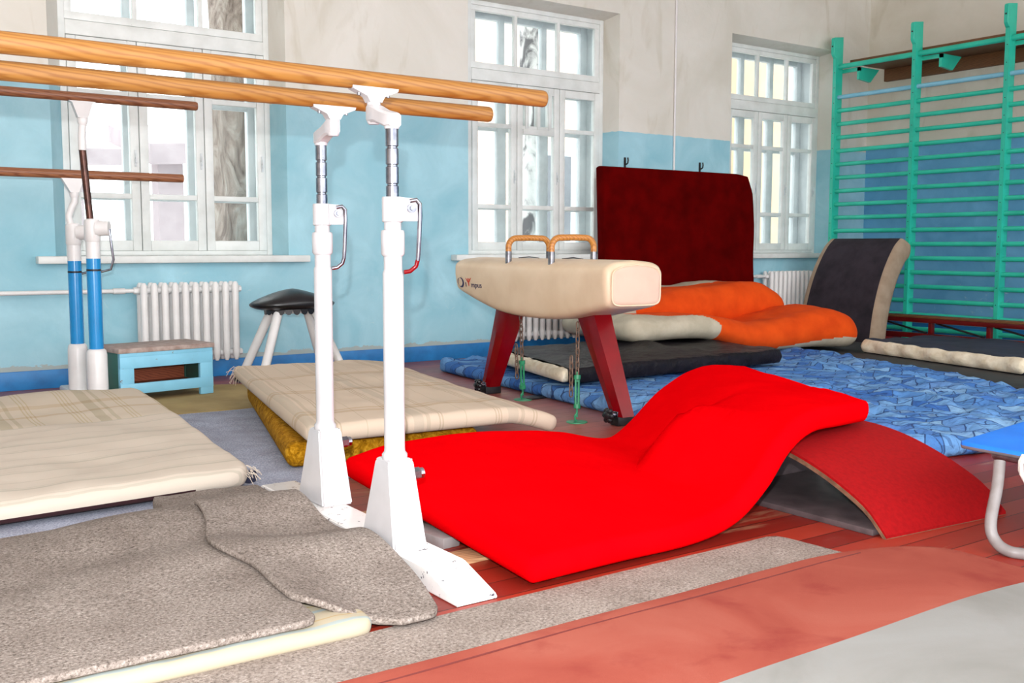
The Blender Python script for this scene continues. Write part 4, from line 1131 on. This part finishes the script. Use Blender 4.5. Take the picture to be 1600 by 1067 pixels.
MB().span(2.96, 3.60, 2.08, 2.92, 0.0, 0.022, 0.003).build('base_board', 'dark_ply', sp)
for yy in (2.84,): MB().span(2.99, 3.58, yy - 0.03, yy + 0.03, 0.022, pr(yy) - 0.028, 0.004).build('spacer_block', 'dark_ply', sp)

FR = curve([(0, 1.675, 2.285, 0.012), (0.2, 2.02, 2.295, 0.012), (0.38, 2.36, 2.30, 0.014), (0.50, 2.56, 2.305, 0.055), (0.60, 2.72, 2.32, 0.145), (0.70, 2.86, 2.345, 0.250), (0.80, 3.03, 2.385, 0.298), (0.9, 3.26, 2.44, 0.290), (1.0, 3.52, 2.50, 0.275)])
BK = curve([(0, 1.70, 3.56, 0.088), (0.1, 1.93, 3.585, 0.118), (0.25, 2.35, 3.60, 0.122), (0.38, 2.75, 3.60, 0.075), (0.50, 3.08, 3.60, 0.014), (0.58, 3.26, 3.60, 0.085), (0.68, 3.47, 3.61, 0.225), (0.80, 3.70, 3.62, 0.300), (0.9, 3.84, 3.62, 0.302), (1.0, 3.99, 3.60, 0.285)])
def Pred(u, v):
    a, b = FR(u), BK(u)
    k = v
    z = lerp(a[2], b[2], k)
    x = lerp(a[0], b[0], k); y = lerp(a[1], b[1], k) + 0.02 * math.sin(PI * k) * (u - 0.5)
    # lies on the crest of the springboard
    c = pr(min(3.10, max(2.03, y))) + 0.0 - 0.9 * (max(0, 2.95 - x) + max(0, x - 3.62) + max(0, y - 2.92) + max(0, 2.2 - y))
    h = 0.06; d = (z - c)
    z = max(z, c) if abs(d) > h else (z + c) / 2 + (d * d + h * h) / (4 * h)
    return Vector((x, y, z))
g = cushion(Pred, 2.3, 1.35, lambda u, v: 0.083 + 0.0 * u, 0.035, 80, 50, R=0.05,
            top=lambda u, v: 0.005 * fbm(u * 5, v * 3, 1.4, 21) + 0.004 * math.sin((u * 3 + v) * 16) * max(0, v - 0.55) * (1 - u))[0]
rm = mesh_obj('red_mat', g[0], g[1], 'red', None, g[2], 70, (2.6, 2.9, 0.0))
tag(rm, 'bright red soft mat draped in a wave over the springboard', 'mat')

# ------------------------------------------------------------------ the parallel bars in front
pbars = empty('parallel_bars', (1.5, 3.0, 0), 'white parallel bars in the foreground with varnished orange-brown wooden rails', 'parallel bars')


def base_beam(x0, x1):
    zt = 0.068
    prof = [(2.30, 0.006), (2.31, 0.016), (2.47, zt), (3.70, zt), (3.84, 0.016), (3.85, 0.006), (3.85, 0), (2.30, 0)]
    m = MB().prism([(x0, y, z) for y, z in prof], (x1 - x0, 0, 0))
    bmesh.ops.bevel(m.b, geom=list(m.b.edges), offset=0.004, segments=2, affect='EDGES')
    return m


def upright(x, y, dy, zbar, lever_red):
    zt = 0.068
    ped = MB()
    def rect(hx0, hx1, hy0, hy1, z): return [(x + hx0, y + hy0, z), (x + hx1, y + hy0, z), (x + hx1, y + hy1, z), (x + hx0, y + hy1, z)]
    ped.loft([rect(-0.062, 0.056, -0.105, 0.115, zt - 0.002), rect(-0.060, 0.054, -0.10, 0.11, zt + 0.012), rect(-0.045, 0.043, -0.044, 0.046, 0.322), rect(-0.041, 0.039, -0.040, 0.042, 0.330)])
    bmesh.ops.bevel(ped.b, geom=list(ped.b.edges), offset=0.006, segments=2, affect='EDGES')
    p = ped.build('pedestal', 'white_metal', pbars, 40)
    MB().cyl((x + 0.045, y + 0.0, 0.27), (x + 0.085, y + 0.0, 0.27), 0.020, n=6).cyl((x + 0.085, y, 0.27), (x + 0.098, y, 0.27), 0.017, n=12).build('hex_bolt', 'chrome', p, 30)
    MB().lathe((x, y), [(0.039, 0.325), (0.039, 0.342), (0.0325, 0.350), (0.0318, 0.36), (0.0318, 0.895), (0.030, 0.902), (0.028, 0.906), (0.028, 0.96)], 28).build('lower_post', 'white_metal', pbars, 40)
    MB().lathe((x, y), [(0.030, 0.948), (0.0355, 0.955), (0.036, 0.99), (0.036, 1.018), (0.0335, 1.026), (0.026, 1.028), (0.026, 1.055)], 28).build('stop_collar', 'white_metal', pbars, 40)
    MB().lathe((x, y), [(0.028, 1.05), (0.032, 1.053), (0.032, 1.122), (0.0305, 1.126), (0.02, 1.127)], 28).prism(
        [(x + 0.012, y - 0.034, 1.054), (x + 0.062, y - 0.046, 1.054), (x + 0.072, y - 0.048, 1.075), (x + 0.070, y - 0.048, 1.108), (x + 0.058, y - 0.046, 1.122), (x + 0.012, y - 0.034, 1.124)], (0.012, 0.045, 0)).build('clamp_collar', 'white_metal', pbars, 30)
    MB().cyl((x + 0.038, y - 0.045, 1.092), (x + 0.036, y - 0.056, 1.092), 0.0135, n=16).cyl((x + 0.036, y - 0.056, 1.092), (x + 0.036, y - 0.060, 1.092), 0.008, n=6).build('clamp_bolt', 'chrome', pbars, 30)
    lv = MB().tube([(x + 0.030, y - 0.052, 1.113), (x + 0.05, y - 0.056, 1.117), (x + 0.062, y - 0.056, 1.105), (x + 0.064, y - 0.054, 1.07), (x + 0.063, y - 0.046, 0.97), (x + 0.062, y - 0.042, 0.935)], [0.006, 0.0065, 0.007, 0.007, 0.007, 0.0065], 10).build('clamp_lever', 'chrome', pbars, 60)
    MB().tube([(x + 0.062, y - 0.042, 0.937), (x + 0.058, y - 0.038, 0.918), (x + 0.042, y - 0.030, 0.903), (x + 0.024, y - 0.024, 0.900)], 0.0066, 10).build('lever_tip', 'red_metal' if lever_red else 'chrome', lv, 60)
    ro = []; z = 1.12
    for k, zz in enumerate((1.165, 1.222, 1.276, 1.34)):
        ro += [(0.0160, z), (0.0195, z + 0.002), (0.0195, zz - 0.007), (0.0160, zz - 0.005)]; z = zz
    MB().lathe((x, y), ro, 26).build('chrome_post', 'chrome', pbars, 30)
    # swivel arm towards the other rail
    s = 1 if dy > 0 else -1
    a = MB()
    sec = []
    for t, zc_, hw, hh in ((-0.18, 1.353, 0.020, 0.020), (0.0, 1.355, 0.026, 0.024), (0.35, 1.366, 0.023, 0.022), (0.7, 1.380, 0.022, 0.024), (1.0, 1.386, 0.024, 0.03), (1.16, 1.386, 0.018, 0.026)):
        yy = y + dy * t
        sec.append([(x - hw, yy, zc_ - hh * 0.7), (x - hw * 0.7, yy, zc_ - hh), (x + hw * 0.7, yy, zc_ - hh), (x + hw, yy, zc_ - hh * 0.7), (x + hw, yy, zc_ + hh * 0.7), (x + hw * 0.7, yy, zc_ + hh), (x - hw * 0.7, yy, zc_ + hh), (x - hw, yy, zc_ + hh * 0.7)])
    a.loft(sec).lathe((x, y), [(0.0215, 1.328), (0.0225, 1.332), (0.0225, 1.36)], 22)
    a.build('swivel_arm', 'white_metal', pbars, 40)
    yb = y + dy
    zb = zbar - 0.028
    h = MB().lathe((x, yb), [(0.016, 1.352), (0.021, 1.358), (0.021, zb - 0.03), (0.019, zb - 0.026)], 20)
    h.prism([(x - 0.020, yb - 0.018, zb - 0.035), (x + 0.020, yb - 0.018, zb - 0.035), (x + 0.030, yb - 0.018, zb - 0.018), (x + 0.076, yb - 0.018, zb + 0.001), (x + 0.079, yb - 0.018, zb + 0.010), (x - 0.079, yb - 0.018, zb + 0.010), (x - 0.076, yb - 0.018, zb + 0.001), (x - 0.030, yb - 0.018, zb - 0.018)], (0, 0.036, 0))
    h.build('rail_bracket', 'white_metal', pbars, 40)
    MB().cyl((x - 0.05, yb, zb - 0.016), (x - 0.05, yb, zb - 0.004), 0.006, n=8).cyl((x + 0.05, yb, zb - 0.016), (x + 0.05, yb, zb - 0.004), 0.006, n=8).build('bracket_screw', 'steel', pbars, 30)


base_beam(1.435, 1.570).build('base_beam', 'chipped_white', pbars, 35)
upright(1.495, 2.755, 0.115, 1.481, True)
upright(1.540, 3.355, -0.10, 1.470, False)
for yy, zz, xe in ((2.870, 1.483, 2.155), (3.255, 1.472, 2.188)):
    MB().tube([(-1.38, yy, zz), (xe - 0.012, yy, zz), (xe - 0.003, yy, zz), (xe, yy, zz)], [0.0255, 0.0255, 0.0235, 0.019], 28, squash=(1.12, 0.92)).build('rail', 'bar_wood', pbars, 50)
base_beam(-0.805, -0.67).build('base_beam', 'chipped_white', pbars, 35)
for yy, zz in ((2.87, 1.455), (3.255, 1.444)): MB().cyl((-0.74, yy, 0.06), (-0.74, yy, zz), 0.03, n=20).build('lower_post', 'white_metal', pbars, 50)

# scraps under the edge of the red mat
tag(MB().box((1.70, 2.93, 0.0185), (0.07, 0.30, 0.037), 0.10, 0.004).build('square_tube', 'leg_tube', None, 30, (1.68, 3.0, 0)), 'short steel square tube poking out under the left edge of the red mat', 'tube')
tag(MB().box((1.72, 2.66, 0.006), (0.27, 0.11, 0.012), 0.04, 0.002).build('floor_board_patch', 'pale_plank', None, 30, (1.72, 2.66, 0)), 'loose pale wooden board on the floor beside the front post of the white bars', 'board')
tag(MB().box((1.72, 3.26, 0.006), (0.27, 0.13, 0.012), 0.04, 0.002).build('floor_board_patch', 'pale_plank', None, 30, (1.72, 3.26, 0)), 'loose pale wooden board between the two posts of the white bars', 'board')

# ------------------------------------------------------------------ grey felt in the foreground
tag(slab('ticking_mattress', quad((0.12, 2.26), (1.17, 2.24), (1.16, 2.75), (0.12, 2.75), 0.0), 1.05, 0.5, 0.048, 0.025, 'ticking', None, None, nu=30, nv=24, R=0.06,
     top=lambda u, v: 0.006 * fbm(u * 5, v * 3, 1.5, 31)), 'thin cream striped mattress poking out from under the felt in the foreground', 'mattress')

fa = curve([(0, 0.053), (0.12, 0.054), (0.35, 0.058), (0.52, 0.072), (0.66, 0.060), (0.82, 0.078), (0.92, 0.084), (1.0, 0.066)])
fl = curve([(0, 0.053), (0.2, 0.053), (0.40, 0.058), (0.6, 0.040), (0.8, 0.046), (1.0, 0.030)])
def zA(x, v):
    w = min(1, max(0, (x - 0.35) / 0.55)); return lerp(fl(v), fa(v), w * w * (3 - 2 * w))
def PA(u, v):
    x = lerp(-0.55, lerp(1.02, 1.09, v), u)
    y = lerp(2.275, lerp(3.42, 3.52, u), v) - 0.03 * (1 - v) * (u - 0.6)
    return Vector((x, y, zA(x, v)))
slab('felt_sheet', PA, 1.6, 1.25, 0.018, 0.007, 'felt', 'largest grey felt sheet lying in waves at the front left, over the cream striped mattress', 'felt sheet', 'grey felt sheets', nu=60, nv=70, R=0.05)
fb = curve([(0, 0.018), (0.1, 0.030), (0.28, 0.055), (0.42, 0.090), (0.50, 0.092), (0.62, 0.055), (0.75, 0.060), (0.88, 0.098), (0.96, 0.104), (1.0, 0.09)])
xlB = curve([(0, 1.00), (0.12, 1.005), (0.3, 1.015), (0.42, 0.985), (0.5, 0.975), (0.62, 1.0), (0.75, 1.045), (0.9, 1.075), (1.0, 1.085)])
xrB = curve([(0, 1.34), (0.25, 1.41), (0.5, 1.42), (0.75, 1.42), (1, 1.43)])
def PB(u, v):
    x = lerp(xlB(v), xrB(v), u)
    y = lerp(lerp(2.40, 2.22, min(1, u * 1.5)), 3.46, v) - 0.06 * v * u
    va = min(1, max(0, (y - 2.275) / 1.2))
    w = min(1, max(0, u / 0.55)); w = w * w * (3 - 2 * w)
    return Vector((x, y, lerp(zA(x, va) + 0.021, max(fb(v), 0.0), w)))
slab('felt_sheet', PB, 0.42, 1.15, 0.018, 0.007, 'felt', 'grey felt sheet rumpled up against the base of the white bars', 'felt sheet', 'grey felt sheets', nu=50, nv=70, R=0.05)
slab('felt_pad', quad((0.99, 3.48), (1.40, 3.49), (1.428, 3.73), (1.035, 3.755), lambda u, v: 0.012 + 0.02 * (1 - v)), 0.42, 0.28, 0.055, 0.012, 'felt', 'small folded grey felt pad next to the striped mattress corner', 'felt pad', 'grey felt sheets', nu=16, nv=12, R=0.02, top=lambda u, v: 0.005 * fbm(u * 2, v * 2, 1.5, 3))
slab('felt_sheet', quad((-0.6, 3.30), (0.97, 3.36), (1.01, 3.68), (-0.6, 3.55), 0.0), 1.6, 0.3, 0.028, 0.010, 'felt', 'narrow grey felt strip under the back of the largest felt sheet', 'felt sheet', 'grey felt sheets', nu=20, nv=12)
slab('felt_runner', quad((0.1, 1.93), (2.705, 1.95), (2.68, 2.262), (0.1, 2.255), 0.0), 2.6, 0.32, 0.010, 0.004, 'felt2', 'long grey felt runner along the edge of the pinkish red carpet', 'felt sheet', 'grey felt sheets', nu=60, nv=12, R=0.05, top=lambda u, v: 0.002 * fbm(u * 6, v, 2, 1))

# ------------------------------------------------------------------ exercise carpet
cp = empty('exercise_carpet', (0.9, 0.5, 0), 'large exercise carpet with grey field and pinkish red border, front right', 'carpet')
CT = lambda u, v: 0.003 * fbm(u * 8, v * 8, 1.0, 44)
def Pc(u, v):
    x = lerp(-2.0, 2.98, u); y = lerp(-1.5, 2.0, v)
    if u > 0.9: y -= 0.40 * ((u - 0.9) / 0.1) ** 2 * max(0, (v - 0.8) / 0.2) * 0.35
    return Vector((x, y, 0.011))
g = cushion(Pc, 4.98, 3.5, 0.012, 0.006, 120, 110, top=CT, R=0.12, split=lambda u, v, du, dv, tp: 'border' if (dv < 0.47 and v > 0.5) or (u > 0.5 and du < 0.15) else 'field')
mesh_obj('red_border', *g['border'][:2], 'carpet_red', cp, g['border'][2], 60)['label'] = 'pinkish red border'
mesh_obj('grey_field', *g['field'][:2], 'carpet_grey', cp, g['field'][2], 60)['label'] = 'pale grey field'
MB().tube([(x, 1.945 + 0.004 * math.sin(x * 5) - (0.0 if x < 2.4 else 0.10 * (x - 2.4) ** 2), 0.0235) for x in [-1.5 + 0.1 * k for k in range(43)]], 0.0022, 6).build('seam', 'carpet_seam', cp)

# ------------------------------------------------------------------ mini trampoline at the right edge
mt = empty('mini_trampoline', (3.9, 1.4, 0), 'low trampoline with bright blue pad on bent grey tube legs, at the right edge', 'trampoline')
T0, T1, T2, T3 = Vector((3.25, 1.965, 0.31)), Vector((4.45, 2.10, 0.33)), Vector((4.5, 0.85, 0.30)), Vector((3.31, 0.80, 0.285))
def Pt(u, v):
    a = T3.lerp(T2, u).lerp(T0.lerp(T1, u), v); return a + Vector((0, 0, -0.02))
g = cushion(Pt, 1.2, 1.2, 0.026, 0.012, 20, 20, R=0.04, top=lambda u, v: -0.012 * math.sin(PI * u) * math.sin(PI * v), split=lambda u, v, du, dv, tp: 'top' if tp else 'under')
mesh_obj('pad', *g['top'][:2], 'blue_pad', mt, g['top'][2], 60)
mesh_obj('underside', *g['under'][:2], 'grey_cloth', mt, g['under'][2], 60)['label'] = 'grey underside of the pad'
MB().tube([(3.36, 0.92, 0.265), (3.32, 1.86, 0.275), (4.38, 1.98, 0.295), (4.40, 0.95, 0.275)], 0.016, 12, closed=True).build('frame', 'steel', mt, 60)
def smooth_path(pts, n=6):
    f = curve([(k, *p) for k, p in enumerate(pts)])
    return [tuple(f(k / n)) for k in range((len(pts) - 1) * n + 1)]
for xo in (0.0, 1.0):
    MB().tube(smooth_path([(3.235 + xo, 1.80, 0.275), (3.20 + xo, 1.785, 0.20), (3.135 + xo, 1.765, 0.09), (3.122 + xo, 1.74, 0.040), (3.118 + xo, 1.69, 0.018), (3.14 + xo, 1.60, 0.018), (3.18 + xo, 1.2, 0.018), (3.20 + xo, 1.10, 0.022), (3.23 + xo, 1.05, 0.07), (3.26 + xo, 1.03, 0.14), (3.33 + xo, 1.0, 0.27)]), 0.0185, 14).build('leg', 'leg_tube', mt, 60)
MB().tube([(3.262, 1.735, 0.302), (3.245, 1.735, 0.285), (3.246, 1.735, 0.255), (3.262, 1.73, 0.225), (3.30, 1.715, 0.208)], 0.008, 10).tube([(3.252, 1.728, 0.30), (3.236, 1.728, 0.28), (3.240, 1.728, 0.245), (3.262, 1.722, 0.212)], 0.007, 10).build('rope', 'rope', mt, 60)
